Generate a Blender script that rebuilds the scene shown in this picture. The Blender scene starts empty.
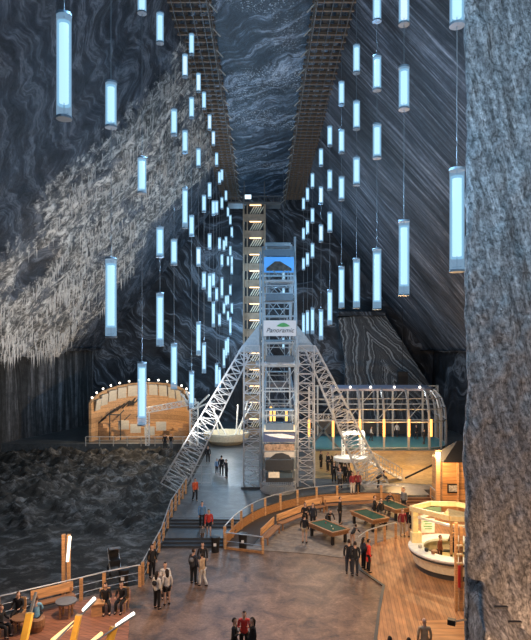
import bpy, bmesh, math, random
from mathutils import Vector, noise, Matrix
random.seed(7)
S = bpy.context.scene
COL = S.collection
PI = math.pi
F = 576.0; CX = 262.0; HY = 348.0; CZ = 12.0
def G(px, py, z=0.0):            # point on a level z seen at pixel
    d = (CZ - z) * F / (py - HY)
    return ((px - CX) / F * d, d, z)
def D(px, py, d):
    return Vector(((px - CX) / F * d, d, CZ - (py - HY) / F * d))

# ------------------------------------------------------------------ materials
def new_mat(name):
    m = bpy.data.materials.new(name); m.use_nodes = True
    nt = m.node_tree; b = nt.nodes['Principled BSDF']
    return m, nt, b
def N(nt, t, **kw):
    n = nt.nodes.new(t)
    for k, v in kw.items():
        if k in n.inputs: n.inputs[k].default_value = v
        else: setattr(n, k, v)
    return n
def vec(nt, rows):
    """object coordinates mapped by three dot products"""
    tc = N(nt, 'ShaderNodeTexCoord'); cb = N(nt, 'ShaderNodeCombineXYZ')
    for i, r in enumerate(rows):
        d = N(nt, 'ShaderNodeVectorMath', operation='DOT_PRODUCT')
        nt.links.new(tc.outputs['Object'], d.inputs[0]); d.inputs[1].default_value = r
        nt.links.new(d.outputs['Value'], cb.inputs[i])
    return cb.outputs[0]
I3 = ((1,0,0),(0,1,0),(0,0,1))
def nz(nt, v, scale, detail=5, dist=0.0, rough=.55):
    n = N(nt, 'ShaderNodeTexNoise'); n.inputs['Scale'].default_value = scale
    n.inputs['Detail'].default_value = detail; n.inputs['Distortion'].default_value = dist
    n.inputs['Roughness'].default_value = rough
    nt.links.new(v, n.inputs['Vector']); return n.outputs['Fac']
def wv(nt, v, scale, dist, detail=3, dscale=1.0, axis='X', rough=.5):
    n = N(nt, 'ShaderNodeTexWave'); n.bands_direction = axis
    n.inputs['Scale'].default_value = scale; n.inputs['Distortion'].default_value = dist
    n.inputs['Detail'].default_value = detail; n.inputs['Detail Scale'].default_value = dscale
    n.inputs['Detail Roughness'].default_value = rough
    nt.links.new(v, n.inputs['Vector']); return n.outputs['Fac']
def strata(nt, base_rows, across, warp_scale, warp_amt, scale, detail=8, rough=.7, stretch=.12):
    """bands of noise across one direction, bent by a slower noise"""
    v = vec(nt, base_rows)
    w = N(nt, 'ShaderNodeTexNoise'); w.inputs['Scale'].default_value = warp_scale; w.inputs['Detail'].default_value = 3
    nt.links.new(v, w.inputs['Vector'])
    sc = N(nt, 'ShaderNodeVectorMath', operation='SCALE'); nt.links.new(w.outputs['Color'], sc.inputs[0]); sc.inputs['Scale'].default_value = warp_amt
    ad = N(nt, 'ShaderNodeVectorMath', operation='ADD'); nt.links.new(v, ad.inputs[0]); nt.links.new(sc.outputs[0], ad.inputs[1])
    d = N(nt, 'ShaderNodeVectorMath', operation='DOT_PRODUCT'); nt.links.new(ad.outputs[0], d.inputs[0]); d.inputs[1].default_value = across
    cb = N(nt, 'ShaderNodeCombineXYZ'); nt.links.new(d.outputs['Value'], cb.inputs[0])
    s2 = N(nt, 'ShaderNodeVectorMath', operation='SCALE'); nt.links.new(ad.outputs[0], s2.inputs[0]); s2.inputs['Scale'].default_value = stretch
    a2 = N(nt, 'ShaderNodeVectorMath', operation='ADD'); nt.links.new(cb.outputs[0], a2.inputs[0]); nt.links.new(s2.outputs[0], a2.inputs[1])
    return nz(nt, a2.outputs[0], scale, detail, 0, rough)
def ramp(nt, fac, stops):
    r = N(nt, 'ShaderNodeValToRGB'); e = r.color_ramp.elements
    while len(e) < len(stops): e.new(.5)
    for el, (p, c) in zip(e, stops):
        el.position = p; el.color = (c, c, c, 1) if isinstance(c, (int, float)) else (*c, 1)
    nt.links.new(fac, r.inputs[0]); return r.outputs[0]
def mix(nt, f, a, b, mode='MIX'):
    m = N(nt, 'ShaderNodeMix', data_type='RGBA', blend_type=mode)
    for s, v in ((0, f), (6, a), (7, b)):
        if isinstance(v, bpy.types.NodeSocket): nt.links.new(v, m.inputs[s])
        elif s == 0: m.inputs[0].default_value = v
        else: m.inputs[s].default_value = (*v, 1)
    return m.outputs[2]
def bump(nt, b, h, strength=.5, dist=.1):
    n = N(nt, 'ShaderNodeBump'); n.inputs['Strength'].default_value = strength
    n.inputs['Distance'].default_value = dist
    nt.links.new(h, n.inputs['Height']); nt.links.new(n.outputs[0], b.inputs['Normal'])
def plain(name, c, rough=.6, metal=0.0, var=.12, scale=6.0):
    m, nt, b = new_mat(name)
    v = vec(nt, I3)
    f = nz(nt, v, scale, 3)
    dark = tuple(x * (1 - var) for x in c); lite = tuple(min(1, x * (1 + var)) for x in c)
    nt.links.new(ramp(nt, f, [(.3, dark), (.7, lite)]), b.inputs['Base Color'])
    b.inputs['Roughness'].default_value = rough; b.inputs['Metallic'].default_value = metal
    return m
def emis(name, c, s):
    m, nt, b = new_mat(name)
    b.inputs['Base Color'].default_value = (*c, 1)
    b.inputs['Emission Color'].default_value = (*c, 1)
    b.inputs['Emission Strength'].default_value = s
    return m
def wood(name, c, plank=.14, axis=(1,0,0), gap=.25, grain=(0.6,8,8)):
    m, nt, b = new_mat(name)
    v = vec(nt, ((grain[0],0,0),(0,grain[1],0),(0,0,grain[2])))
    f = nz(nt, v, 1.6, 4)
    d = tuple(x * .62 for x in c); l = tuple(min(1, x * 1.25) for x in c)
    col = ramp(nt, f, [(.3, d), (.7, l)])
    if plank:
        tc = N(nt, 'ShaderNodeTexCoord'); dp = N(nt, 'ShaderNodeVectorMath', operation='DOT_PRODUCT')
        nt.links.new(tc.outputs['Object'], dp.inputs[0]); dp.inputs[1].default_value = tuple(a / plank for a in axis)
        fr = N(nt, 'ShaderNodeMath', operation='FRACT'); nt.links.new(dp.outputs['Value'], fr.inputs[0])
        col = mix(nt, 1.0, col, ramp(nt, fr.outputs[0], [(0, gap), (.10, 1.0), (.9, 1.0), (1, gap)]), 'MULTIPLY')
        fl = N(nt, 'ShaderNodeMath', operation='FLOOR'); nt.links.new(dp.outputs['Value'], fl.inputs[0])
        wn = N(nt, 'ShaderNodeTexWhiteNoise', noise_dimensions='1D'); nt.links.new(fl.outputs[0], wn.inputs['W'])
        col = mix(nt, 1.0, col, ramp(nt, wn.outputs['Value'], [(0, .75), (1, 1.1)]), 'MULTIPLY')
    nt.links.new(col, b.inputs['Base Color']); b.inputs['Roughness'].default_value = .6
    return m
M = {}
# salt striations running down the right wall
def mk_right():
    m, nt, b = new_mat('striated_salt')
    a = nz(nt, vec(nt, ((0.02,1.35,-.26),(0,0.0,.045),(.03,0,0))), 1.5, 9, .0, .68)
    a2 = nz(nt, vec(nt, ((0.02,1.5,-.20),(0,0.0,.03),(.03,0,0))), 4.2, 5, .0, .75)
    big = nz(nt, vec(nt, ((.05,.12,0),(0,.1,.12),(0,0,.06))), 1.0, 4)
    fine = nz(nt, vec(nt, I3), 3.0, 6, 0, .7)
    s = ramp(nt, a, [(.42, (.020,.023,.031)), (.52, (.05,.056,.07)), (.60, (.10,.11,.13)), (.68, (.30,.32,.35))])
    s2 = ramp(nt, a2, [(.52, (.0,.0,.0)), (.60, (.12,.13,.15)), (.68, (.42,.44,.48))])
    c = mix(nt, 1.0, s, s2, 'ADD')
    c = mix(nt, 1.0, c, ramp(nt, big, [(.36, .35), (.64, 1.4)]), 'MULTIPLY')
    c = mix(nt, 1.0, c, ramp(nt, fine, [(.3, .55), (.7, 1.45)]), 'MULTIPLY')
    nt.links.new(c, b.inputs['Base Color']); b.inputs['Roughness'].default_value = .55
    bump(nt, b, a, .7, .25); return m
def mk_left():
    m, nt, b = new_mat('dark_swirled_salt_with_crust')
    w = strata(nt, ((0,0,.0),(0,.5,0),(0,0,.5)), (0,.5,1.6), .45, 2.4, 1.7, 8, .72, .25)
    vv = vec(nt, I3); f = nz(nt, vv, .9, 8, .4, .75)
    dark = ramp(nt, w, [(.36, (.012,.015,.022)), (.47, (.032,.038,.05)), (.53, (.07,.08,.10)), (.58, (.17,.185,.21)), (.61, (.045,.052,.066)), (.70, (.12,.13,.15))])
    dark = mix(nt, 1.0, dark, ramp(nt, f, [(.3, .4), (.7, 1.6)]), 'MULTIPLY')
    st = nz(nt, vec(nt, ((1,0,0),(0,1,0),(0,0,.8))), 1.5, 10, .4, .78)
    crust = ramp(nt, st, [(.40, (.025,.025,.025)), (.49, (.14,.135,.125)), (.60, (.68,.65,.60))])
    at = N(nt, 'ShaderNodeAttribute', attribute_name='crust')
    ad = N(nt, 'ShaderNodeMath', operation='MULTIPLY_ADD'); nt.links.new(st, ad.inputs[0]); ad.inputs[1].default_value = 1.5
    nt.links.new(at.outputs['Fac'], ad.inputs[2])
    hv = N(nt, 'ShaderNodeMath', operation='MULTIPLY'); hv.inputs[1].default_value = .5
    nt.links.new(ad.outputs[0], hv.inputs[0])
    k = ramp(nt, hv.outputs[0], [(.49, 0.0), (.59, 1.0)])
    nt.links.new(mix(nt, k, dark, crust), b.inputs['Base Color']); b.inputs['Roughness'].default_value = .6
    bump(nt, b, st, 1.0, .4); return m
def mk_ceiling():
    m, nt, b = new_mat('blue_black_salt_ceiling')
    a = strata(nt, ((.6,0,0),(0,.35,0),(0,0,0)), (.5,1.6,0), .5, 2.0, 1.5, 8, .7, .3)
    f = nz(nt, vec(nt, ((1,0,0),(0,.5,0),(0,0,1))), 1.6, 7, .5, .75)
    big = nz(nt, vec(nt, ((.1,0,0),(0,.07,0),(0,0,1))), 1.6, 2)
    c = ramp(nt, a, [(.38, (.010,.018,.028)), (.50, (.030,.045,.065)), (.56, (.10,.135,.18)), (.60, (.30,.36,.44)), (.63, (.04,.055,.075)), (.72, (.22,.27,.33))])
    c = mix(nt, 1.0, c, ramp(nt, f, [(.32, .3), (.68, 1.7)]), 'MULTIPLY')
    spk = nz(nt, vec(nt, ((1,0,0),(0,.7,0),(0,0,1))), 7, 3, 0, .6)
    s = mix(nt, 1.0, ramp(nt, spk, [(.56, 0.0), (.64, .8)]), ramp(nt, big, [(.50, 0.0), (.62, 1.0)]), 'MULTIPLY')
    c = mix(nt, s, c, (.6,.66,.72))
    nt.links.new(c, b.inputs['Base Color']); b.inputs['Roughness'].default_value = .5
    bump(nt, b, a, .6, .3); return m
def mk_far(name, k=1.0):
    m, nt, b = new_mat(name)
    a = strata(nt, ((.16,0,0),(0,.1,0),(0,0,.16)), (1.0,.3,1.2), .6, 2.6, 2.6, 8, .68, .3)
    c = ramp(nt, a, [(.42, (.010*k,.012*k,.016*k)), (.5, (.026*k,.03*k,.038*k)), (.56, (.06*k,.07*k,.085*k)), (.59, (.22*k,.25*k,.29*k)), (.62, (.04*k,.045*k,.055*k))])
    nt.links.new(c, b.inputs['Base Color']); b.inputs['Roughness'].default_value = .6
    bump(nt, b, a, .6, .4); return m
def mk_lowleft():
    m, nt, b = new_mat('vertically_streaked_dark_salt')
    a = nz(nt, vec(nt, ((.3,0,0),(0,.9,0),(0,0,.05))), 1.6, 8, .2, .72)
    f = nz(nt, vec(nt, I3), 1.2, 8, .3, .75)
    c = ramp(nt, a, [(.40, (.020,.020,.020)), (.52, (.06,.06,.062)), (.64, (.20,.20,.21))])
    c = mix(nt, 1.0, c, ramp(nt, f, [(.34, .45), (.66, 1.4)]), 'MULTIPLY')
    nt.links.new(c, b.inputs['Base Color']); b.inputs['Roughness'].default_value = .8
    bump(nt, b, a, .6, .3); return m
def mk_chevron():
    m, nt, b = new_mat('chevron_banded_salt')
    # folded bands: distance from a leaning axis bends them into chevrons
    tc = N(nt, 'ShaderNodeTexCoord'); sp = N(nt, 'ShaderNodeSeparateXYZ'); nt.links.new(tc.outputs['Object'], sp.inputs[0])
    def mth(op, a, b_=None, c_=None):
        n = N(nt, 'ShaderNodeMath', operation=op)
        for i, q in enumerate((a, b_, c_)):
            if q is None: continue
            if isinstance(q, bpy.types.NodeSocket): nt.links.new(q, n.inputs[i])
            else: n.inputs[i].default_value = q
        return n.outputs[0]
    ax = mth('MULTIPLY_ADD', sp.outputs[2], .55, sp.outputs[0])
    ax = mth('SUBTRACT', ax, 23.3)
    ab = mth('ABSOLUTE', ax)
    u = mth('MULTIPLY_ADD', ab, 2.1, sp.outputs[2])
    nn = nz(nt, vec(nt, ((.35,0,0),(0,.35,0),(0,0,.35))), 1.0, 4)
    u = mth('MULTIPLY_ADD', nn, 5.0, u)
    cb = N(nt, 'ShaderNodeCombineXYZ'); nt.links.new(u, cb.inputs[0])
    a = nz(nt, cb.outputs[0], 1.1, 5, 0, .7)
    c = ramp(nt, a, [(.42, (.03,.035,.042)), (.52, (.08,.09,.10)), (.58, (.42,.45,.47)), (.62, (.07,.08,.09)), (.75, (.28,.3,.32))])
    nt.links.new(c, b.inputs['Base Color']); b.inputs['Roughness'].default_value = .6
    bump(nt, b, a, .4, .2); return m
def mk_pillar():
    m, nt, b = new_mat('grey_cut_salt')
    v = vec(nt, ((2.6,0,.7),(0,1.2,0),(0,0,.26)))
    a = nz(nt, v, 2.0, 10, .4, .8)
    f = nz(nt, vec(nt, ((1,0,.2),(0,1,0),(0,0,.7))), 9, 8, .3, .8)
    c = ramp(nt, a, [(.36, (.12,.123,.128)), (.5, (.27,.275,.28)), (.64, (.52,.53,.54))])
    c = mix(nt, 1.0, c, ramp(nt, f, [(.40, .25), (.60, 1.7)]), 'MULTIPLY')
    nt.links.new(c, b.inputs['Base Color']); b.inputs['Roughness'].default_value = .7
    bump(nt, b, f, 1.0, .12); return m
def mk_ground(name, c0, c1, c2, scale=.5, rough=.55, bp=.2):
    m, nt, b = new_mat(name)
    a = nz(nt, vec(nt, I3), scale, 8, .6, .7); f = nz(nt, vec(nt, I3), scale * 9, 5, 0, .7)
    c = ramp(nt, a, [(.35, c0), (.5, c1), (.66, c2)])
    c = mix(nt, 1.0, c, ramp(nt, f, [(.35, .7), (.65, 1.25)]), 'MULTIPLY')
    nt.links.new(c, b.inputs['Base Color']); b.inputs['Roughness'].default_value = rough
    bump(nt, b, f, bp, .05); return m
M['right'] = mk_right(); M['left'] = mk_left(); M['ceil'] = mk_ceiling()
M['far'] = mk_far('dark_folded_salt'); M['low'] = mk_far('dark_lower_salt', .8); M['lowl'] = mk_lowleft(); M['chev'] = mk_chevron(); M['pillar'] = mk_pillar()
M['ground'] = mk_ground('worn_brown_floor', (.060,.036,.024), (.150,.088,.055), (.25,.155,.10), .9)
M['plaza'] = mk_ground('slate_plaza_floor', (.055,.06,.064), (.085,.093,.097), (.14,.15,.155), .35, .4)
M['rubble'] = mk_ground('dark_salt_rubble', (.009,.008,.0065), (.024,.021,.0165), (.19,.18,.17), .8, .85, .5)
M['crustm'] = plain('pale_salt_icicle', (.50,.47,.43), .6, 0, .3, 2)
M['dwalk'] = plain('dark_brown_walk', (.05,.035,.025), .7)
M['slab'] = mk_ground('dark_grey_slab', (.035,.037,.040), (.06,.064,.068), (.11,.115,.12), .7, .5)  # mottled darker grey for the front of the plaza
M['step'] = plain('dark_step', (.045,.05,.055), .5)
M['deck'] = wood('orange_deck_boards', (.42,.20,.08), .17, (.99,-.14,0), .42, (2,.6,2))
M['deck2'] = wood('orange_deck_panel', (.52,.25,.09), .5, (0,1,0), .6)
M['terrace'] = wood('red_brown_terrace_boards', (.34,.14,.075), .2, (.5,.86,0), .5)
M['game'] = wood('grey_worn_boards', (.24,.19,.15), .18, (.5,.86,0), .55, (2,2,2))
M['wood'] = wood('honey_wood', (.62,.34,.15), 0)
M['woodd'] = wood('brown_wood', (.30,.15,.07), 0)
M['panelw'] = wood('honey_panelling', (.60,.30,.11), .42, (0,0,1), .55)
M['amph'] = wood('amber_timber_cladding', (.52,.31,.16), .55, (0,0,1), .6)
M['woodr'] = wood('red_brown_riser', (.10,.04,.02), 0)
M['rail_board'] = wood('amber_brown_board', (.40,.19,.07), 0)
M['yellow'] = plain('yellow_painted_wood', (.75,.42,.06), .5)
M['steel'] = plain('galvanised_steel', (.42,.44,.46), .45, .35)
M['steelb'] = plain('pale_blue_painted_steel', (.30,.36,.40), .45, .1)
M['white'] = plain('white_paint', (.75,.75,.72), .5)
M['dark'] = plain('dark_metal', (.02,.022,.025), .5)
M['scaf'] = wood('old_scaffold_timber', (.18,.122,.08), 0)
M['scafd'] = wood('dark_stained_deck', (.035,.028,.022), 0)
M['scafm'] = plain('grey_scaffold_tube', (.10,.095,.09), .5)
M['tan'] = plain('tan_concrete', (.30,.22,.15), .8, 0, .3, 1.2)
M['teal'] = plain('teal_sports_floor', (.08,.25,.27), .4)
M['sand'] = mk_ground('ochre_floor', (.26,.17,.06), (.35,.235,.085), (.46,.32,.13), .3)
M['cream'] = plain('cream_panel', (.78,.70,.52), .5)
M['cyel'] = plain('yellow_canopy_panel', (.82,.66,.34), .5)
M['felt'] = plain('green_felt', (.006,.050,.034), .9)
M['black'] = plain('black_paint', (.012,.012,.013), .5)
M['lilac'] = plain('lilac_grey_roof_membrane', (.32,.33,.42), .5)
M['cage'] = plain('blue_cabin_panel', (.07,.11,.15), .35)
M['sign'] = plain('pale_sign_board', (.62,.64,.66), .5, 0, .03)
M['ink'] = plain('black_lettering', (.015,.015,.015), .5)
M['leaf'] = plain('green_leaf_mark', (.06,.32,.09), .5)
M['gpanel'] = plain('dull_green_panel', (.14,.22,.13), .6)
M['cwarm'] = plain('brownish_print_panel', (.30,.20,.13), .6, 0, .6, 5)
M['darkglass'] = plain('dark_glazed_panel', (.035,.04,.045), .3)
M['hutbrown'] = plain('dark_brown_hut_print', (.06,.05,.04), .7, 0, .6, 4)
M['navy'] = plain('navy_stripe', (.03,.05,.12), .5)
M['greyp'] = plain('grey_panel', (.45,.43,.38), .6)
M['stone'] = plain('grey_table_top', (.14,.15,.16), .5)
M['paper'] = plain('framed_print', (.45,.42,.36), .7, 0, .5, 9)
M['red'] = plain('red_paint', (.45,.03,.03), .5)
M['glow'] = emis('lit_tube_core', (.70,.92,1.0), 1.35)
M['gloww'] = emis('lit_tube_core_warm_white', (1.0,.93,.86), 1.4)
M['whitelamp'] = emis('white_lamp', (1.0,.93,.82), 5)
M['orangelamp'] = emis('amber_tube_lamp', (1.0,.50,.12), 1.9)
M['warmstrip'] = emis('warm_strip_lamp', (1.0,.66,.35), 2.6)
M['tubew'] = emis('white_tube_light', (1.0,.92,.80), 1.6)
M['tubea'] = emis('amber_tube_light', (1.0,.62,.25), 1.3)
M['bluescreen'] = emis('blue_lit_screen', (.05,.22,.52), .7)
def glowmat(name, col, st, fac):
    m, nt, b = new_mat(name)
    for n in list(nt.nodes):
        if n.type != 'OUTPUT_MATERIAL': nt.nodes.remove(n)
    out = nt.nodes['Material Output']
    tr = N(nt, 'ShaderNodeBsdfTransparent'); em = N(nt, 'ShaderNodeEmission'); em.inputs[0].default_value = (*col,1); em.inputs[1].default_value = st
    ms = N(nt, 'ShaderNodeMixShader'); ms.inputs[0].default_value = fac
    nt.links.new(tr.outputs[0], ms.inputs[1]); nt.links.new(em.outputs[0], ms.inputs[2]); nt.links.new(ms.outputs[0], out.inputs[0])
    return m
M['frost'] = glowmat('frosted_tube', (.34,.58,.85), .8, .40)
M['sleeve'] = glowmat('lit_diffuser', (.26,.66,1.0), 1.1, .45)
M['cable'] = plain('dull_grey_cable', (.16,.17,.18), .7)
M['cap'] = plain('pale_tube_cap', (.16,.21,.25), .4)

# ------------------------------------------------------------------ mesh helpers
class MB:
    def __init__(s): s.v = []; s.f = []; s.m = []; s.cur = 0
    def add(s, vs, fs):
        o = len(s.v); s.v += [tuple(x) for x in vs]
        s.f += [tuple(i + o for i in f) for f in fs]; s.m += [s.cur] * len(fs); return s
    def box(s, c, size, rz=0.0, taper=1.0):
        x, y, z = (a / 2 for a in size); cs, sn = math.cos(rz), math.sin(rz); vs = []
        for k in (-1, 1):
            t = taper if k > 0 else 1
            for i, j in ((-1,-1),(1,-1),(1,1),(-1,1)):
                a, b_ = i * x * t, j * y * t
                vs.append((c[0] + a*cs - b_*sn, c[1] + a*sn + b_*cs, c[2] + k * z))
        return s.add(vs, [(3,2,1,0),(4,5,6,7),(0,1,5,4),(1,2,6,5),(2,3,7,6),(3,0,4,7)])
    def bar(s, p, q, w, h=None):
        h = h or w; p = Vector(p); q = Vector(q); d = (q - p).normalized()
        up = Vector((0,0,1)) if abs(d.z) < .95 else Vector((0,1,0))
        a = d.cross(up).normalized() * w / 2; b_ = a.cross(d).normalized() * h / 2
        vs = [e + i*a + j*b_ for e in (p, q) for i, j in ((-1,-1),(1,-1),(1,1),(-1,1))]
        return s.add(vs, [(3,2,1,0),(4,5,6,7),(0,1,5,4),(1,2,6,5),(2,3,7,6),(3,0,4,7)])
    def tube(s, p, q, r, n=8, r2=None, caps=True):
        p = Vector(p); q = Vector(q); d = (q - p).normalized(); r2 = r if r2 is None else r2
        up = Vector((0,0,1)) if abs(d.z) < .95 else Vector((1,0,0))
        a = d.cross(up).normalized(); b_ = a.cross(d)
        vs = [e + (a*math.cos(t) + b_*math.sin(t))*rr for e, rr in ((p, r), (q, r2)) for t in [2*PI*i/n for i in range(n)]]
        fs = [(i, (i+1) % n, n + (i+1) % n, n + i) for i in range(n)]
        if caps: fs += [tuple(range(n))[::-1], tuple(range(n, 2*n))]
        return s.add(vs, fs)
    def path(s, pts, r, n=6):
        for a, b_ in zip(pts, pts[1:]): s.tube(a, b_, r, n)
        return s
    def lathe(s, prof, c=(0,0,0), n=24):
        vs = [(c[0] + r*math.cos(2*PI*i/n), c[1] + r*math.sin(2*PI*i/n), c[2] + z) for r, z in prof for i in range(n)]
        k = len(prof)
        fs = [(j*n+i, j*n+(i+1) % n, (j+1)*n+(i+1) % n, (j+1)*n+i) for j in range(k-1) for i in range(n)]
        return s.add(vs, fs)
    def prism(s, poly, z0, z1):
        n = len(poly)
        vs = [(x, y, z0) for x, y in poly] + [(x, y, z1) for x, y in poly]
        return s.add(vs, [tuple(range(n))[::-1], tuple(range(n, 2*n))] + [(i, (i+1) % n, n+(i+1) % n, n+i) for i in range(n)])
    def ball(s, c, r, n=8, sz=1.0):
        prof = [(r*math.sin(PI*k/6) + 1e-4, -r*sz*math.cos(PI*k/6)) for k in range(7)]
        return s.lathe(prof, c, n)
    def truss(s, p, q, w, nseg, r=.04, w2=None, d=None, d2=None):
        p = Vector(p); q = Vector(q); ax = (q - p).normalized()
        a = Vector((0,1,0)).cross(ax).normalized() if abs(ax.y) < .9 else Vector((1,0,0)); b_ = ax.cross(a).normalized()
        w2 = w2 or w; d = d or w; d2 = d2 or d
        def P(t, i, j):
            ww = w + (w2 - w)*t; dd = d + (d2 - d)*t
            return p + (q - p)*t + a*i*ww/2 + b_*j*dd/2
        cs = ((-1,-1),(1,-1),(1,1),(-1,1))
        for c in cs: s.bar(P(0,*c), P(1,*c), r*2)
        for k in range(nseg + 1):
            t = k / nseg
            for c, e in zip(cs, cs[1:] + cs[:1]):
                s.bar(P(t,*c), P(t,*e), r*1.3)
                if k < nseg:
                    t2 = (k+1)/nseg
                    if k % 2: s.bar(P(t,*c), P(t2,*e), r*1.1)
                    else: s.bar(P(t,*e), P(t2,*c), r*1.1)
        return s
    def build(s, name, mat, parent=None, loc=None, smooth=False):
        me = bpy.data.meshes.new(name); me.from_pydata(s.v, [], s.f)
        for mm in (mat if isinstance(mat, (list, tuple)) else [mat]): me.materials.append(M[mm] if isinstance(mm, str) else mm)
        if any(s.m): me.polygons.foreach_set('material_index', s.m)
        if smooth: me.polygons.foreach_set('use_smooth', [True]*len(me.polygons))
        me.update()
        o = bpy.data.objects.new(name, me); COL.objects.link(o)
        if loc is not None: o.location = loc
        if parent: o.parent = parent
        return o
def tag(o, label, cat, group=None, kind=None):
    o['label'] = label; o['category'] = cat
    if group: o['group'] = group
    if kind: o['kind'] = kind
    return o
def thing(name, label, cat, loc=(0,0,0), rz=0.0, group=None):
    o = bpy.data.objects.new(name, None); COL.objects.link(o); o.empty_display_size = .2
    o.location = loc; o.rotation_euler = (0,0,rz)
    return tag(o, label, cat, group)
def struct(o): o['kind'] = 'structure'; return o
def copy_tree(o, parent=None):
    c = o.copy(); COL.objects.link(c)
    if parent: c.parent = parent
    for ch in list(o.children): copy_tree(ch, c)
    return c
def grid(name, fn, nu, nv, mat, attr=None):
    vs = []; at = []
    for i in range(nu + 1):
        for j in range(nv + 1):
            r = fn(i / nu, j / nv)
            if attr: vs.append(r[0]); at.append(r[1])
            else: vs.append(r)
    fs = [(i*(nv+1)+j, (i+1)*(nv+1)+j, (i+1)*(nv+1)+j+1, i*(nv+1)+j+1) for i in range(nu) for j in range(nv)]
    me = bpy.data.meshes.new(name); me.from_pydata([tuple(v) for v in vs], [], fs); me.materials.append(M[mat])
    me.polygons.foreach_set('use_smooth', [True]*len(me.polygons))
    if attr:
        a = me.attributes.new(attr, 'FLOAT', 'POINT'); a.data.foreach_set('value', at)
    o = bpy.data.objects.new(name, me); COL.objects.link(o); return o
def fb(x, y, z, o=4): return noise.fractal(Vector((x, y, z)), 1.0, 2.0, o)
def sstep(a, b_, x):
    t = max(0, min(1, (x - a)/(b_ - a))); return t*t*(3-2*t)

# ------------------------------------------------------------------ setting
K = .8
def left_fn(u, v):
    y = -4 + 91*u; s = v                      # v: 0 at ceiling, 1 at lower edge
    z = 35.4 - 23.9*s; x = -6.0 - (35 - z)*K
    c = sstep(37, 44, y + 3*fb(z*.15, y*.1, 0) - .1*(z-22)) * (1 - sstep(66, 74, y + 5*fb(z*.2, 3, y*.1) + .10*(z-25)))
    c *= 1 - .75*sstep(.05, .3, .42 - abs(y-47.5)/9 - abs(z-18.8)/9)
    c *= .8 + .45*fb(y*.35, z*.25, 5)
    c = max(0, min(1, c))
    h = .45*fb(y*.12, z*.12, 1) + .12*fb(y*.6, z*.6, 2)
    h += c*(.7 + .45*fb(y*.5, z*.22, 9) + .35*abs(fb(y*1.3, z*.35, 4)))
    h *= sstep(0, .03, s)
    return ((x + h*.78, y, z - h*.62), c*.75 - .15)
struct(grid('wall_left', left_fn, 300, 110, 'left', 'crust'))
def stalactites():
    m_ = MB(); rnd = random.Random(3)
    for _ in range(24000):
        u, v = rnd.random()*.42 + .42, rnd.random()**.8
        (x, y, z), c = left_fn(u, v)
        if c < .35 + .25*rnd.random() or fb(y*.3, z*.3, 77, 2) < -.05: continue
        L = .25 + 1.5*rnd.random()**3.5; r0 = .025 + .045*rnd.random()
        k = len(m_.v); z += .12
        m_.v += [(x+r0,y,z),(x-r0*.5,y+r0*.87,z),(x-r0*.5,y-r0*.87,z),(x+rnd.uniform(-.05,.05),y,z-L)]
        m_.f += [(k,k+1,k+3),(k+1,k+2,k+3),(k+2,k,k+3)]; m_.m += [0]*3
    o = m_.build('salt_stalactites', 'crustm'); tag(o, 'pale grey salt icicles hanging all over the left slope', 'stalactites', None, 'stuff')
stalactites()
def right_fn(u, v):
    y = 19 + 68*u; z = 35.4 - 23.9*v; x = 6.0 + (35 - z)*K
    h = (.25*fb(y*.12, z*.1, 11) + .10*fb((y-.17*z)*.9, z*.05, 12, 3)) * sstep(0, .03, v)
    return (x - h*.78, y, z - h*.62)
struct(grid('wall_right', right_fn, 200, 60, 'right'))
struct(grid('ceiling', lambda u, v: (-7.5 + 15*v, -4 + 95*u, 35.2 + .25*fb(v*3, u*20, 3)), 120, 24, 'ceil'))
def farw(u, v):
    x = -34 + 68*u; z = 36*v
    return (x, 88.5 + .8*fb(x*.1, z*.1, 4) + .25*fb(x*.4, z*.4, 1), z)
struct(grid('wall_back', farw, 90, 60, 'far'))
# rock wings closing the hall beyond the slopes' far edge
def wing(sgn):
    def f(u, v):
        z = 35.5 - 24.3*v; x0 = 6.0 + (35 - z)*K
        x = (x0 - 1.0 + 9*u)*sgn
        return (x, 86.5 + .4*fb(x*.3, z*.3, 8), z)
    return f
# lower vertical walls under the slopes
def low_left(u, v):
    y = 22 + 66*u; z = -.5 + 12.6*v
    x = -26 - 5*sstep(84, 66, y) - 1.0*(1-v)*0 + .5*fb(y*.12, z*.05, 21) + .12*fb(y*1.2, z*.08, 3)
    return (x, y, z)
struct(grid('wall_lower_left', low_left, 140, 30, 'lowl'))
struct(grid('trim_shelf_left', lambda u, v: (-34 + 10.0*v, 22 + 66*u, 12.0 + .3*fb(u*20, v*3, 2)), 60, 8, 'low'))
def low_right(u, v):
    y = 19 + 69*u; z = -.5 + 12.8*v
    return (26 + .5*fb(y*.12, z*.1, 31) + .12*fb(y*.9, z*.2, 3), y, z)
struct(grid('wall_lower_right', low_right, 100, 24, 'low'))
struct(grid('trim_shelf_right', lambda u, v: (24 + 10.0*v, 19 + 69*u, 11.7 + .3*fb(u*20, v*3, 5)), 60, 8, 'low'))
# chevron-banded rock mass on the far right
cp = [D(338, 318, 84), D(384, 313, 84), D(398, 335, 84), D(432, 388, 84), D(440, 450, 84), D(345, 450, 84), D(345, 360, 84)]
mb = MB(); n = len(cp)
mb.add([(p.x, 84 + .3*(i % 2), p.z) for i, p in enumerate(cp)] + [(p.x + .5, 88.5, p.z + .4) for p in cp],
       [tuple(range(n)), tuple(range(n, 2*n))[::-1]] + [(i, n+i, n+(i+1) % n, (i+1) % n) for i in range(n)])
struct(mb.build('wall_chevron', 'chev'))
mb = MB(); mb.box((D(361,314,83).x, 84.5, D(361,314,83).z), (6.6, 5, .55)); mb.build('trim_rock_lip', 'low')['kind'] = 'structure'
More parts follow.
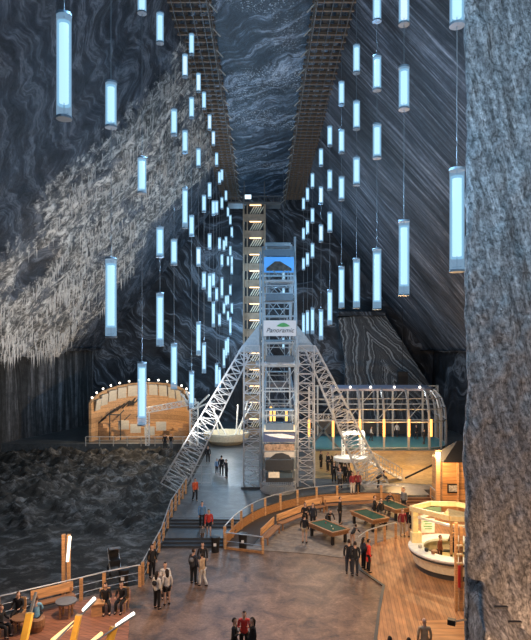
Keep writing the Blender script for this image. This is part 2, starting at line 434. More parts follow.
# near pillar on the right
def pil(u, v):
    z = -1 + 32*v
    e = 5.99 + .12*fb(z*.3, 0, 2) + .05*fb(z*1.5, 0, 7) + .0*z
    if u < .25:
        t = u/.25; return (e + 1.9*(1-t), 21 - 4*t + .1*fb(t*9, z*.6, 3), z)
    t = (u - .25)/.75; x = e + 9*t
    return (x, 17 + .22*fb(x*.9 + z*.25, z*.25, 4, 6) + .10*fb(x*3, z*1.2, 9) - .1, z)
struct(grid('wall_pillar', pil, 130, 320, 'pillar'))
def ledge(u, v):
    x = 5.45 + 6.5*u; top = 5.85 - (x-5.5)*1.25 + .3*fb(x*1.5, 0, 3); top = max(top, 1.5)
    z = -.5 + (top + .5)*v
    y = 15.5 + 1.7*max(0, v-.86)/.14 + .18*fb(x*1.4, z*1.2, 6, 6)
    if u < .08: y += (1 - u/.08)*1.7
    x *= y/15.5
    return (x, y, z)
struct(grid('wall_ledge', ledge, 70, 70, 'pillar'))
# floors
struct(grid('floor_rubble', lambda u, v: (-34 + 28.6*u, 18 + 52*v, -.15 + (.03 + .50*sstep(35.5, 41, 18+52*v))*max(-.35, 1.4*noise.fractal(Vector((u*14, v*26, 5)), .55, 2.1, 8)) * (1 - sstep(.86, 1, u)) + .05*fb(u*50, v*80, 2)), 150, 220, 'rubble'))
struct(MB().prism([(-34,-6),(18,-6),(27,20),(27,46.5),(-6,46.5),(-6,29.4),(-12.5,25.2),(-34,12)], -.6, 0).build('floor', 'ground'))
ring = [(-2.25,34.7),(-1.55,37.6),(-.3,40.4),(1.45,42.6),(3.4,44.1),(5.7,45.0),(8.1,45.3),(10.4,44.9),(10.95,44.2)]
def spl(pts, k=6):
    o = []
    for i in range(len(pts)-1):
        p0 = Vector(pts[max(i-1,0)]); p1 = Vector(pts[i]); p2 = Vector(pts[i+1]); p3 = Vector(pts[min(i+2, len(pts)-1)])
        for j in range(k):
            t = j/k
            o.append(tuple(.5*((2*p1) + (-p0+p2)*t + (2*p0-5*p1+4*p2-p3)*t*t + (-p0+3*p1-3*p2+p3)*t**3)))
    o.append(tuple(pts[-1])); return o
ringS = spl(ring)
UZ = .7
up = [(-6,38.3)] + [p for p in ringS if p[1] > 38.3] + [(12.9,44.3),(12.9,46),(27,46),(27,89),(-34,89),(-34,68),(-6,68)]
# (first ring point sits beside the steps' top edge)
up.insert(1, (-1.35, 38.3))
struct(MB().prism(up, -.5, UZ).build('floor_upper_plaza', 'plaza'))
struct(MB().prism([(-6,38.35),(-1.3,38.35),(-.2,40.5),(1.45,42.7),(3.4,44.2),(5.7,45.1),(8,45.4),(8,47.0),(-6,47.0)], UZ-.01, UZ+.012).build('floor_front_slab', 'slab'))
# sub floors lying on the plaza
struct(MB().prism([(4.6,50),(14.5,47.5),(22,50),(23,63.2),(5.5,63.2)], UZ, UZ+.02).build('floor_ochre', 'sand'))
struct(MB().prism([p for p in ringS] + [(10.95,39.5),(8.9,36.9),(6.85,35.2),(5.3,32.6),(3.0,33.5),(.0,34.1)], 0, .03).build('floor_game_boards', 'game'))
struct(MB().prism([(5.25,31.0),(6.05,29.0),(5.2,26),(4.6,23.7),(4.2,18),(16,18),(16,43),(12.9,44.2),(10.95,44.2),(10.95,39.5),(8.9,36.9),(6.85,35.2),(5.3,32.6)], 0, .035).build('floor_deck', 'deck'))
struct(MB().prism([(5.25,31.0),(6.05,29.0),(5.2,26),(4.6,23.7),(4.2,18),(4.32,18),(4.75,23.7),(5.33,26),(6.2,29.0),(5.4,31.1),(5.4,32.6),(5.25,32.6)], .0, .06).build('trim_deck_edge', 'step'))
struct(MB().prism([(6.9,25.2),(9.4,25.4),(9.4,18),(6.6,18)], .035, .06).build('floor_deck_panel', 'deck2'))
struct(MB().prism([(-6.5,28.6),(-12.2,24.9),(-16,22.5),(-16,15),(-4.0,15),(-5.6,24.2)], 0, .04).build('floor_terrace', 'terrace'))
struct(MB().prism([(0,0)], 0, 0).build('x', 'step')) if False else None
cR = Vector((6.2, 35.5)); mb = MB(); rr = [p for p in ringS if p[0] < 6.2]
for a, b_ in zip(rr, rr[1:]):
    f_ = lambda p: tuple(Vector(p) + (cR - Vector(p)).normalized()*1.7)
    mb.add([(*a,.045),(*b_,.045),(*f_(b_),.045),(*f_(a),.045),(*f_(b_),0),(*f_(a),0)], [(0,3,2,1),(3,5,4,2)])
struct(mb.build('floor_ring_walk', 'dwalk'))
mb = MB()
for k in range(3):
    x1 = -1.9
    mb.prism([(-6,34.6+.35*k),(-2.35+.1*k,34.6+.35*k),(-1.35,38.3),(-6,38.3)], .0 if k == 0 else .1167*k, .1167*(k+1))
for k in range(3):
    mb.prism([(-6,37.3+.34*k),(-1.72+.12*k,37.3+.34*k),(-1.35,38.32),(-6,38.32)], .35+.1167*k, .35+.1167*(k+1))
struct(mb.build('floor_steps', 'step'))
mb = MB()
for k in range(5):
    mb.cur = 0; mb.box((11.9, 42.75+.3*k+.1*k+.45, .065+.135*k), (1.95, .9, .13)); mb.cur = 1; mb.box((11.9, 42.72+.4*k, .065+.135*k), (1.95, .06, .16))
struct(mb.build('floor_side_steps', ['woodd', 'woodr']))

# ------------------------------------------------------------------ fences
def fence(label, pts, zf, h, posts, name='railing', board=None, wires=2, pw=.14, mat='wood', rail='steel', group=None):
    base = Vector((pts[0][0], pts[0][1], zf(*pts[0])))
    t = thing(name, label, 'railing', base, 0, group)
    P = [Vector((x, y, zf(x, y))) - base for x, y in pts]
    for x, y in posts:
        p = Vector((x, y, zf(x, y))) - base
        MB().box((p.x, p.y, p.z + h/2), (pw, pw, h)).build('post', mat, t)
    MB().path([p + Vector((0,0,h+.03)) for p in P], .035).build('handrail', rail, t)
    if wires:
        m_ = MB()
        for k in range(wires): m_.path([p + Vector((0,0,h*(k+1)/(wires+1))) for p in P], .016, 4)
        m_.build('wire', rail, t)
    if board:
        m_ = MB()
        for a, b_ in zip(P, P[1:]): m_.bar(a + Vector((0,0,board/2)), b_ + Vector((0,0,board/2)), .06, board)
        m_.build('board', 'rail_board' if mat == 'wood' else mat, t)
    return t
def along(pts, step):
    o = []; acc = 0; o.append(tuple(pts[0]))
    for a, b_ in zip(pts, pts[1:]):
        a = Vector(a); b_ = Vector(b_); L = (b_-a).length
        if L < 1e-6: continue
        while acc + L >= step:
            q = (step - acc)/L; a = a + (b_-a)*q; L = (b_-a).length; acc = 0; o.append(tuple(a))
            if L < 1e-6: break
        acc += L
    return o
def zstep(x, y):
    if y < 34.6: return 0.0
    if y < 38.3: return UZ*min(1, max(0, (y-34.6)/3.7))
    return UZ
p1 = [(-6.05,29.2),(-6.05,34.6),(-6.05,38.3),(-5.9,45.4)]
fence('long timber post railing climbing beside the dark steps at the rubble edge', p1, zstep, 1.15, along(p1, 1.55))
p2 = [(-6.15,29.0),(-7.7,28.1),(-8.6,27.4),(-11.6,25.3),(-14.5,23.4)]
fence('timber post railing with steel wires behind the cafe terrace', p2, lambda x, y: 0.0, 1.05, [(-6.15,29.0),(-7.7,28.1),(-8.6,27.4),(-11.6,25.3),(-14.5,23.4)])
fence('curved timber railing with boarded foot around the billiard area', [p for p in ringS], lambda x, y: 0.0, 1.25, along(ringS, 1.75), board=.62, wires=0, pw=.16)
p3 = [(-2.3,34.6),(.12,34.1)]
p3 = [(-2.2,34.4),(0.05,33.6)]
fence('low square timber railing around the black litter bin at the steps', p3, lambda x, y: 0.0, .95, p3, wires=1, board=.14)
p4 = spl([(5.55,33.4),(6.3,34.6),(6.95,35.2),(7.6,35.7),(8.4,36.2)], 3)
fence('small curved timber railing between billiard tables and deck', p4, lambda x, y: .03, .95, [p4[3], p4[6], p4[9], p4[12]], wires=0)
p5 = [(-20.3,66.3),(-13,66.2),(-7.2,66.3)]
fence('pale steel railing in front of the timber amphitheatre', p5, lambda x, y: UZ-.0, 1.05, along(p5, 1.6), mat='greyp', rail='white', pw=.09)
p6 = [(12.95,44.2),(12.95,42.9)]
fence('short timber railing at the side steps by the kiosk', p6, lambda x, y: .04, 1.3, p6, wires=1, pw=.1)

# ------------------------------------------------------------------ gallery scaffolds under the ceiling
for sgn, lb in ((-1, 'long timber and steel gallery hung under the ceiling on the left'), (1, 'long timber and steel gallery hung under the ceiling on the right')):
    t = thing('hanging_gallery', lb, 'scaffold', (sgn*4.8, 60, 34.2))
    L = 28.5
    m_ = MB()
    for i in range(4): m_.bar((sgn*(-1.2+.8*i), -L, .62), (sgn*(-1.2+.8*i), L, .62), .28, .04)
    m_.build('deck_boards', 'scafd', t)
    m_ = MB()
    for i in range(5): m_.bar((sgn*(-1.35+.62*i), -L, .36), (sgn*(-1.35+.62*i), L, .36), .05)
    m_.bar((sgn*-1.3,-L,-.45), (sgn*-1.3,L,-.45), .05); m_.bar((sgn*-1.3,-L,.0), (sgn*-1.3,L,.0), .04)
    m_.build('long_tube', 'scafm', t)
    beam = MB().box((-.05*sgn, 0, .5), (2.9, .16, .2)).build('crossbeam', 'scaf', t); beam.location.y = -L+.3
    st = MB().bar((sgn*-1.3, 0, -.5), (sgn*-1.3, 0, .55), .06).bar((sgn*-1.85, .35, -.05), (sgn*-1.25, 0, .45), .07).build('rail_strut', 'greyp', t); st.location.y = -L+.3
    for k in range(1, 58):
        c = beam.copy(); COL.objects.link(c); c.parent = t; c.location.y = -L+.3 + k*.98
        if k % 3 == 0:
            c = st.copy(); COL.objects.link(c); c.parent = t; c.location.y = -L+.3 + k*.98
    m_ = MB()
    for k in range(15): m_.bar((sgn*.9, -L+.8+k*4, .6), (sgn*.9, -L+.8+k*4, 1.1), .06).bar((sgn*-1.2, -L+.8+k*4, .6), (sgn*-1.2, -L+.8+k*4, 1.1), .06)
    m_.build('hanger', 'scafm', t)

# ------------------------------------------------------------------ hanging tube lamps
def make_lamp(L, warm=False):
    o = MB().tube((0,0,0), (0,0,L), .185, 20).build('tube_lamp', 'frost', smooth=False)
    for p in o.data.polygons: p.use_smooth = len(p.vertices) == 4
    z0, z1 = (.2, L-.16) if L < 2 else (.38, L-.24)
    c = MB().tube((0,0,z0), (0,0,z1), .115, 16).build('light_core', 'gloww' if warm else 'glow', o)
    MB().tube((0,0,z0-.06), (0,0,z1+.06), .160, 16).build('diffuser', 'sleeve', c)
    MB().tube((0,0,-.03), (0,0,.03), .195, 20).bar((-.12,0,.09), (.12,0,.11), .03).build('lower_cap', 'cap', o)
    MB().tube((0,0,L-.03), (0,0,L+.03), .195, 20).build('upper_cap', 'cap', o)
    return o
protos = {(l, w): make_lamp(2.6 if l else 1.46, w) for l in (0, 1) for w in (0, 1)}
used = set(); MID_ADDED = [(283.5,[(270,281),(284,296),(338,349)])]  # added middle lamps, imitating lamp reflections around the wheel
RIGHT = [(457,[(-20,25),(170,271)]),(404,[(-18,24,1),(67,109),(219,295)]),(377,[(-12,21),(56,90),(125,158),(247,309)]),
 (356.5,[(44,73),(101,129),(158,185),(257,308)]),(341.5,[(81,105),(130,153),(176,200),(266,308)]),
 (329.8,[(126,146),(170,190),(212,232),(287,325)]),(321,[(149,166),(187,204,1),(224,242,1),(309,340)]),
 (312.5,[(173,188),(207,223),(243,258),(304,334)]),(307.5,[(187,201),(219,234),(250,266),(306,334)]),(303.5,[(196,210),(227,240),(258,270),(309,335)])]
LEFT = [(64,[(12,118)]),(111,[(84,127),(259,337)]),(142,[(-20,13),(160,193),(360,425)]),(160,[(14,43),(230,257),(294,346)]),
 (174,[(110,135),(242,265),(345,389)]),(185,[(56,77,1),(132,153),(189,228)]),(191.6,[(15,34),(100,118),(219,236),(374,408)]),
 (198.5,[(75,92,1),(150,167),(249,266,1),(325,355)]),(204,[(94,109),(198,212),(274,289),(346,373)]),
 (209.6,[(116,130,1),(185,198),(236,249),(275,301)]),(213.4,[(128,140,1),(203,215),(274,287),(303,327)]),(216.6,[(155,166),(203,214),(290,301),(364,387)]),
 (219.5,[(174,184),(239,250),(316,326),(369,390)]),(221.9,[(171,181),(199,209),(256,266),(281,298)]),
 (224,[(241,251),(305,314),(351,368)]),(226,[(192,201),(239,247),(298,306),(341,358)]),(228,[(209,217),(257,266),(298,305),(314,321),(336,355)]),
 (230.3,[(217,225),(247,256),(286,295),(320,335)]),(231.8,[(229,237),(259,266),(268,274),(306,313)])]
ordn = ['first','second','third','fourth','fifth','sixth','seventh','eighth','ninth','tenth','eleventh','twelfth','thirteenth','fourteenth','fifteenth','sixteenth','seventeenth','eighteenth','nineteenth']
LCOL = (.34,.65,1.0)
def plight(name, loc, power, col, r=.05):
    ld = bpy.data.lights.new(name, 'POINT'); ld.energy = power; ld.color = col; ld.shadow_soft_size = r
    o = bpy.data.objects.new(name, ld); COL.objects.link(o); o.location = loc; return o
LP = 345
for side, rows, X in (('right', RIGHT, 5.0), ('left', LEFT, 5.0), ('added middle', MID_ADDED, 2.72)):
    for i, (px, ls) in enumerate(rows):
        d = X*F/abs(px - CX)
        if d > 84: d = 84
        x = (px - CX)/F*d
        zmin = 99
        nl = len(ls)
        for j, l in enumerate(ls):
            yt, yb = l[0], l[1]; warm = 1 if len(l) > 2 else 0
            lng = 1 if (yb-yt)*d/F > 2.0 else 0
            if px == 142 and j == 0 or px in (457, 404, 377) and j == 0: lng = 0
            zb = min(CZ + (HY - yb)/F*d, 34.3 - (2.6 if lng else 1.46))
            key = (lng, warm); pr = protos[key]
            o = pr if key not in used else copy_tree(pr)
            used.add(key); o.location = (x, d, zb)
            vert = 'only lamp' if nl == 1 else ('top lamp' if j == 0 else ('bottom lamp' if j == nl-1 else ordn[j] + ' lamp down'))
            tag(o, ('long ' if lng else 'short ') + ('warm white' if warm else 'icy blue') + ' tube, ' + vert + ', ' + ordn[i] + ' cable from the front, ' + side + ' row', 'lamp', 'glowing tube lamps')
            zmin = min(zmin, zb)
        ztop = 34.8
        c = MB().tube((0,0,zmin-.02-34.8), (0,0,0), .011 + .00008*d, 5).build('hanging_cable', 'cable', None, (x, d, 34.8))
        tag(c, 'thin grey cable, ' + ordn[i] + ' from the front, stringing tube lamps in the ' + side + ' row', 'cable', 'lamp cables')
        ox = 1.0 if px < CX else -1.0
        plight('lamp_light', (x+ox, d, min(33.5, zmin+3.2)), LP*(1+.0*d), LCOL)
        if i % 2 == 0: plight('lamp_light', (x+ox, d, min(33.5, zmin+11)), LP*.9, LCOL)
for sgn in (-1, 1):           # the rows run on behind the viewer
    for y in (3, 9): plight('lamp_light', (sgn*4.6, y, 20), LP*.8, LCOL)

for k_, p_ in protos.items():
    if k_ not in used:
        for ch in list(p_.children_recursive) + [p_]: bpy.data.objects.remove(ch)

# ------------------------------------------------------------------ observation wheel with lattice legs
WX = 1.28; WY = 46.8; Zc = 10.7
t = thing('observation_wheel', 'tall pale steel observation wheel seen edge-on between lattice legs, bearing a script signboard', 'ferris wheel', (WX, WY, UZ))
def rel(p): return Vector(p) - Vector((WX, WY, UZ))
zt = Zc - UZ; RY, RZ = 5.0, 9.5; HWm = 1.22
for s_ in (-1, 1):
    m_ = MB()
    for k in range(32):
        a, b_ = 2*PI*k/32, 2*PI*(k+1)/32
        for q in (1.0, .9):
            m_.bar((s_*HWm, RY*q*math.cos(a), zt + RZ*q*math.sin(a)), (s_*HWm, RY*q*math.cos(b_), zt + RZ*q*math.sin(b_)), .14)
        m_.bar((s_*HWm, RY*math.cos(a), zt + RZ*math.sin(a)), (s_*HWm, RY*.9*math.cos(b_), zt + RZ*.9*math.sin(b_)), .07)
    m_.build('rim', 'steelb', t)
    m_ = MB()
    for k in range(8):
        a = 2*PI*k/8 + PI/8
        m_.bar((s_*.9, 0, zt), (s_*HWm, RY*.9*math.cos(a), zt + RZ*.9*math.sin(a)), .10)
    m_.build('spokes', 'steelb', t)
    # tall front standards framing the wheel face
    m_ = MB(); m_.bar((s_*1.42, .4, 0), (s_*1.42, .4, 19.2 if s_ < 0 else 20.4), .17); m_.build('standard', 'steelb', t)
for k in range(32):
    a = 2*PI*k/32
    p = (RY*math.cos(a), zt + RZ*math.sin(a))
    c = MB().bar((-HWm, p[0], p[1]), (HWm, p[0], p[1]), .11)
    a2 = a + 2*PI/32; p2 = (RY*math.cos(a2), zt + RZ*math.sin(a2)); c.bar((-HWm, *p), (0, *p2), .05).bar((0, *p2), (HWm, *p), .05)
    c.bar((-HWm, p[0]*.9, zt+(p[1]-zt)*.9), (HWm, p[0]*.9, zt+(p[1]-zt)*.9), .09).bar((-HWm*.6, *p), (-HWm*.6, *p2), .04).bar((HWm*.6, *p), (HWm*.6, *p2), .04)
    c.build('crossbar', 'steelb', t)
MB().tube((-1.8,0,zt), (1.8,0,zt), .28, 14).build('axle', 'steel', t)
# cabins round the rim
for k in range(12):
    a = 2*PI*k/12 + PI/12 + .13
    cy, cz = RY*1.0*math.cos(a), zt + RZ*math.sin(a)
    if cz < 1.6: continue
    c = MB().box((0, cy, cz-.75), (2.0, 1.2, .5)).build('cabin', 'cage', t)
    MB().box((0, cy, cz+.42), (2.1, 1.35, .08)).build('cabin_roof', 'steelb', c)
    m_ = MB()
    for i, j in ((-1,-1),(1,-1),(1,1),(-1,1)): m_.bar((i*.95, cy+j*.55, cz-.5), (i*.95, cy+j*.55, cz+.42), .05)
    m_.bar((-.95,cy-.55,cz+.1),(.95,cy-.55,cz+.1),.04).bar((-.95,cy+.55,cz+.1),(.95,cy+.55,cz+.1),.04).bar((-.95,cy-.55,cz+.1),(-.95,cy+.55,cz+.1),.04).bar((.95,cy-.55,cz+.1),(.95,cy+.55,cz+.1),.04)
    m_.build('cabin_frame', 'steelb', c)
# front panels: blue hut picture at the top, white board with lettering
pz = lambda y_: CZ - (y_-HY)/F*(WY-3.2) - UZ
c = MB().box((0, -3.2, (pz(250)+pz(256))/2), (2.25, .1, pz(250)-pz(256))).build('top_panel', 'cage', t)
c = MB()
hx = .95
c.add([(-hx,-3.27,pz(271)),(hx,-3.27,pz(271)),(hx,-3.27,pz(268.3)),(.1,-3.27,pz(261.5)),(-.3,-3.27,pz(261.5)),(-hx,-3.27,pz(268.3))], [(0,1,2,3,4,5)])
bp = MB().box((0, -3.2, (pz(257)+pz(272.5))/2), (2.25, .08, pz(257)-pz(272.5))).bar((-1,-3.15,pz(264)),(-1,-.5,pz(264)),.05).bar((1,-3.15,pz(264)),(1,-.5,pz(264)),.05).build('picture_panel', 'bluescreen', t)
c.build('hut_picture', 'hutbrown', bp)
fy = -RY*math.cos(math.asin(min(1, (CZ-(332-HY)/F*42-Zc)/RZ)))  # front face depth at the board
by = -5.3; pb = lambda y_: CZ - (y_-HY)/F*(WY+by) - UZ
sb = MB().box((0, by, (pb(320.5)+pb(336))/2), (2.35, .12, pb(320.5)-pb(336))).build('sign_board', 'sign', t)
def text_mesh(body, size, mat, parent, loc, rz=0.0, shear=0.0, name='lettering', ext=.012, rx=PI/2):
    cu = bpy.data.curves.new(name, 'FONT'); cu.body = body; cu.size = size; cu.extrude = ext; cu.shear = shear
    cu.align_x = 'CENTER'; cu.align_y = 'CENTER'; cu.resolution_u = 3
    ob = bpy.data.objects.new(name, cu); COL.objects.link(ob)
    dg = bpy.context.evaluated_depsgraph_get(); me = bpy.data.meshes.new_from_object(ob.evaluated_get(dg))
    bpy.data.objects.remove(ob); me.materials.clear(); me.materials.append(M[mat])
    o = bpy.data.objects.new(name, me); COL.objects.link(o); o.parent = parent; o.location = loc; o.rotation_euler = (rx, 0, rz); return o
text_mesh('Panoramic', .47, 'ink', sb, (0, by-.075, pb(330.5)), 0, .35)
lp = []
for k in range(13):
    s_ = k/12; lp.append((-.25+1.0*s_, .24*math.sin(PI*s_)))
m_ = MB(); L0 = pb(326.2)
m_.add([(x, by-.085, L0+h) for x, h in lp] + [(x, by-.085, L0-.25*h) for x, h in lp], [(k, k+1, 13+k+1, 13+k) for k in range(12)])
m_.build('leaf_mark', 'leaf', sb)
# vertical lattice legs and raking lattice legs
for s_ in (-1, 1):
    xa = -.82 if s_ < 0 else 3.55
    top = CZ - UZ
    MB().truss(rel((xa, WY, UZ)), rel((xa, WY, 12.2)), 1.35, 15, .045, 1.25).build('lattice_column', 'steel', t)
    fx = -7.3 if s_ < 0 else 9.3
    MB().truss(rel((fx, WY+.2, UZ)), rel((xa+s_*.35, WY, 12.0)), 1.9, 19, .05, .85, 1.4, .9).build('raking_leg', 'steel', t)
    m_ = MB(); x0 = s_*1.5
    a = Vector((x0, -.5, 13.2)); b_ = Vector((x0, -.5, 11.0)); cc = Vector((x0 + s_*1.75, -.5, 11.0))
    q = [a, b_, cc]; m_.add([v for v in q] + [v + Vector((0,.9,0)) for v in q], [(0,1,2),(5,4,3),(0,3,4,1),(1,4,5,2),(2,5,3,0)])
    m_.build('gusset_plate', 'steelb', t)
    m_ = MB(); m_.box((xa-WX, 0, .1), (1.7, 1.7, .2)); m_.build('footing', 'step', t)
# stage deck and round mesh cage at the foot
MB().prism([(1.35*math.cos(a)+0, -1.2+1.5*math.sin(a)) for a in [2*PI*k/24 for k in range(24)]], .0, .18).build('boarding_step', 'steel', t)
m_ = MB()
for k in range(25):
    a = PI + PI*k/24; x, y = 1.4*math.cos(a), -1.4+1.3*math.sin(a)
    m_.bar((x,y,.15), (x,y,1.75), .035)
for h in (.2,.7,1.2,1.75):
    m_.path([(1.4*math.cos(PI+PI*k/24), -1.4+1.3*math.sin(PI+PI*k/24), h) for k in range(25)], .03, 4)
m_.build('mesh_cage', 'steel', t)
MB().box((0,-.8,2.6), (2.3,.9,.9)).build('lower_gondola', 'greyp', t)
pf_ = lambda y_: CZ - (y_-HY)/F*(WY-4.4) - UZ
for a, b_, mt, w_ in ((424.5,431.5,'cream',2.3),(432.5,442,'navy',2.35),(444,450.5,'cwarm',2.2),(451.5,457,'greyp',2.2),(460,470,'darkglass',2.1),(478,482,'darkglass',2.0)):
    c = MB().box((0,-4.4,(pf_(a)+pf_(b_))/2), (w_,.1,pf_(a)-pf_(b_))).build('front_panel', mt, t)
    if mt == 'navy':
        q = MB(); q.add([(-1.1,-4.47,pf_(434)),(.2,-4.47,pf_(433.5)),(1.1,-4.47,pf_(436)),(1.1,-4.47,pf_(438.5)),(.1,-4.47,pf_(438)),(-.7,-4.47,pf_(436))], [(0,5,4,3,2,1)]); q.build('pale_swoosh', 'white', c)
    if mt == 'greyp':
        q = MB(); q.add([(-.8,-4.47,pf_(459)),(.9,-4.47,pf_(459)),(.7,-4.47,pf_(455)),(.2,-4.47,pf_(452.5)),(-.3,-4.47,pf_(453.5))], [(0,1,2,3,4)]); q.build('dark_hump', 'darkglass', c)
    MB().bar((-1.2,-4.3,pf_(b_)), (1.2,-4.3,pf_(b_)), .07).bar((-1.0,-4.3,pf_(b_)), (-1.0,-.2,pf_(b_)), .05).bar((1.0,-4.3,pf_(b_)), (1.0,-.2,pf_(b_)), .05).build('panel_bracket', 'steel', t)
m_ = MB(); m_.bar((-.4,-4.4,pf_(474.5)), (-.4,-.2,pf_(474.5)), .05); m_.box((-.4,-4.5,pf_(474.5)), (.8,.08,.42)); m_.build('notice', 'cream', t)
for i, dx in enumerate((-.55,-.25,.75)):
    MB().tube((dx, 1.2, 4.9), (dx, 1.2, 6.2 if i else 6.4), .1, 10).build('amber_tube', 'orangelamp', t)
MB().bar((-1.3,1.2,4.8), (1.3,1.2,4.8), .1).bar((-1.3,1.2,6.5), (1.3,1.2,6.5), .1).build('lamp_frame', 'steel', t)
MB().truss(rel((4.3, WY+1.5, 6.2)), rel((6.0, WY+1.5, 6.2)), .5, 4, .03).build('side_lattice', 'steel', t)

# boarding ramp lit white on the right
t = thing('boarding_ramp', 'white-lit tubular steel ramp and gateway at the right foot of the wheel', 'ramp', (8.3, 50, UZ))
MB().prism([(1.5*math.cos(a)-.6, 1.1*math.sin(a)) for a in [2*PI*k/20 for k in range(20)]], 1.55, 1.85).build('landing', 'white', t)
m_ = MB()
for x in (-1.2,.5):
    m_.truss((x,.3,1.85), (x,.3,3.9), .25, 4, .03)
m_.truss((-1.3,.3,3.9), (.6,.3,3.9), .25, 4, .03); m_.build('gateway', 'white', t)
m_ = MB()
for k in range(7): m_.box((.95+.42*k, -.6, 1.5-.22*k), (.42, 1.0, .05))
m_.build('treads', 'steel', t)
m_ = MB()
for y in (-1.1, -.1):
    m_.bar((.7,y,1.6), (3.6,y,.05), .06)
    for h in (.5, 1.0): m_.bar((.7,y,1.6+h), (3.6,y,.05+h), .05)
    for k in range(7): m_.bar((.7+.48*k,y,1.6-.26*k), (.7+.48*k,y,2.6-.26*k), .045)
for a in [2*PI*k/10 for k in range(10)]:
    x, y = 1.45*math.cos(a)-.6, 1.05*math.sin(a); m_.bar((x,y,0), (x,y,1.6), .06); 
    x2, y2 = 1.45*math.cos(a+.63)-.6, 1.05*math.sin(a+.63); m_.bar((x,y,0), (x2,y2,1.6), .035)
m_.build('tubular_rails', 'steel', t)
# low steel gate by the left raking leg
t = thing('steel_gate', 'small grey tubular gate frame at the left raking leg', 'gate', (-5.0, 47.6, UZ))
m_ = MB()
for x in (-.8, 0, .8): m_.bar((x,0,0), (x,0,1.6), .05)
for z in (.2,.9,1.6): m_.bar((-.8,0,z), (.8,0,z), .04)
m_.build('frame', 'steel', t)

# ------------------------------------------------------------------ lift and stair tower
TX, TY = -1.0, 76.0
t = thing('lift_tower', 'slim tan stair and lift tower with warm lit landings rising to the ceiling', 'tower', (TX, TY, UZ))
W = 2.8; H = 29.9
for x in (-W/2, -W/2+.5, W/2-.12, W/2):
    MB().bar((x, -1.4, 0), (x, -1.4, H), .14).build('upright', 'tan', t)
MB().box((0, 1.3, H/2), (W, .2, H)).build('back_wall', 'tan', t)
nlev = 14; st_h = H/nlev
for k in range(nlev):
    z = k*st_h
    MB().box((0, 0, z+.45), (W-.02, 2.5, .95)).build('landing_band', 'tan', t)
    MB().box((.15, -1.2, z+st_h-.06), (1.5, .12, .12)).build('strip_light', 'warmstrip', t)
    m_ = MB()
    for j in range(5): m_.bar((-.55+.3*j, -1.05, z+1.0), (.0+.3*j, -1.05, z+st_h-.2), .11)
    m_.build('stair_flight', 'cream', t)
    MB().box((0, -.2, z+1.0+(st_h-1.0)/2), (W-.3, 1.4, st_h-1.05)).build('opening_shade_box', 'black', t)  # solid black box stands in for the shade inside each landing opening
m_ = MB(); m_.bar((-3.4,-1.6,H+.2), (3.5,-1.6,H+.2), .16).bar((-3.4,-1.6,H+1.0), (3.5,-1.6,H+1.0), .1)
for k in range(8): m_.bar((-3.4+.985*k,-1.6,H+.2), (-3.4+.985*k,-1.6,H+1.0), .07)
m_.bar((-3.4,1.2,H+.2), (3.5,1.2,H+.2), .16).box((0,-.2,H+.1), (6.9,2.8,.08)).bar((-1.3,-1.6,H), (-1.3,-1.6,H+2.9), .12).bar((1.3,-1.6,H), (1.3,-1.6,H+2.9), .12)
m_.build('top_gallery', 'scafm', t)
MB().box((-.8,-1.7,H+.9), (.8,.2,.5)).build('top_lamp', 'glow', t)

# ------------------------------------------------------------------ timber amphitheatre (left background)
AX, AY = -14.6, 69.2
t = thing('amphitheatre', 'curved amber timber amphitheatre with white panels and a row of bulbs', 'amphitheatre', (AX, AY, UZ))
def arc(a, r=5.9): return (r*math.cos(a)*1.0, r*.85*math.sin(a))
def ztop(a): return 4.6 + 2.3*math.sin(a)**.8 if math.sin(a) > 0 else 4.6
na = 28; angs = [PI*k/na for k in range(na+1)]
m_ = MB()
for a, b_ in zip(angs, angs[1:]):
    p, q = arc(a), arc(b_); p2, q2 = arc(a, 6.2), arc(b_, 6.2); za, zb = ztop(max(a,.001)), ztop(max(min(b_,PI-.001),.001))
    m_.add([(*p,0),(*q,0),(*q,zb),(*p,za),(*p2,0),(*q2,0),(*q2,zb),(*p2,za)], [(0,1,2,3),(5,4,7,6),(3,2,6,7),(0,3,7,4),(1,5,6,2)])
m_.build('timber_wall', 'amph', t)
for k in range(4):
    m_ = MB(); r0 = 3.4+.6*k
    for a, b_ in zip(angs[3:-3], angs[4:-3]):
        pts = [arc(a, r0), arc(b_, r0), arc(b_, r0+.62), arc(a, r0+.62)]
        m_.prism(pts, 0, .5+.5*k)
    m_.build('seating_tier', 'amph', t)
bulb = None
for k in range(15):
    a = PI*(k+.5)/15; x, y = arc(a, 6.0)
    if bulb is None: bulb = MB().ball((0,0,.0), .12).build('bulb', 'whitelamp', t); c = bulb
    else: c = bulb.copy(); COL.objects.link(c); c.parent = t
    c.location = (x, y, ztop(a)+.3)
for k in range(12):
    a = PI*(k+1.0)/13; x, y = arc(a, 5.55)
    c = MB().box((0,0,0), (1.12,.12,1.4), 0).build('acoustic_panel', 'greyp', t); c.location = (x, y, ztop(a)-.95); c.rotation_euler = (.22, .12*math.cos(a), a-PI/2)
for k, (x, y, z) in enumerate(((-2.3,1.2,1.9),(-.8,1.0,1.5),(.9,.9,1.2),(2.2,1.6,1.7))):
    c = MB().box((0,0,0), (1.25,.12,1.1)).build('low_panel', 'greyp', t); c.location = (x, y, z); c.rotation_euler = (.1,0,.15)
m_ = MB()
for x, z in ((-4.2,3.6),(-3.4,3.2),(-2.6,2.7),(-1.0,3.2)): MB().bar((x,2.2,z-.5), (x+.9,2.2,z+.4), .12).build('slanting_beam', 'step', t)
for k in range(9):
    a = PI*(.97-.045*k); x, y = arc(a, 5.2); MB().bar((x, y, 2.2+.25*k), (x+1.1, y-.5, 3.0+.28*k), .14).build('slanting_beam', 'step', t)
m_ = MB()
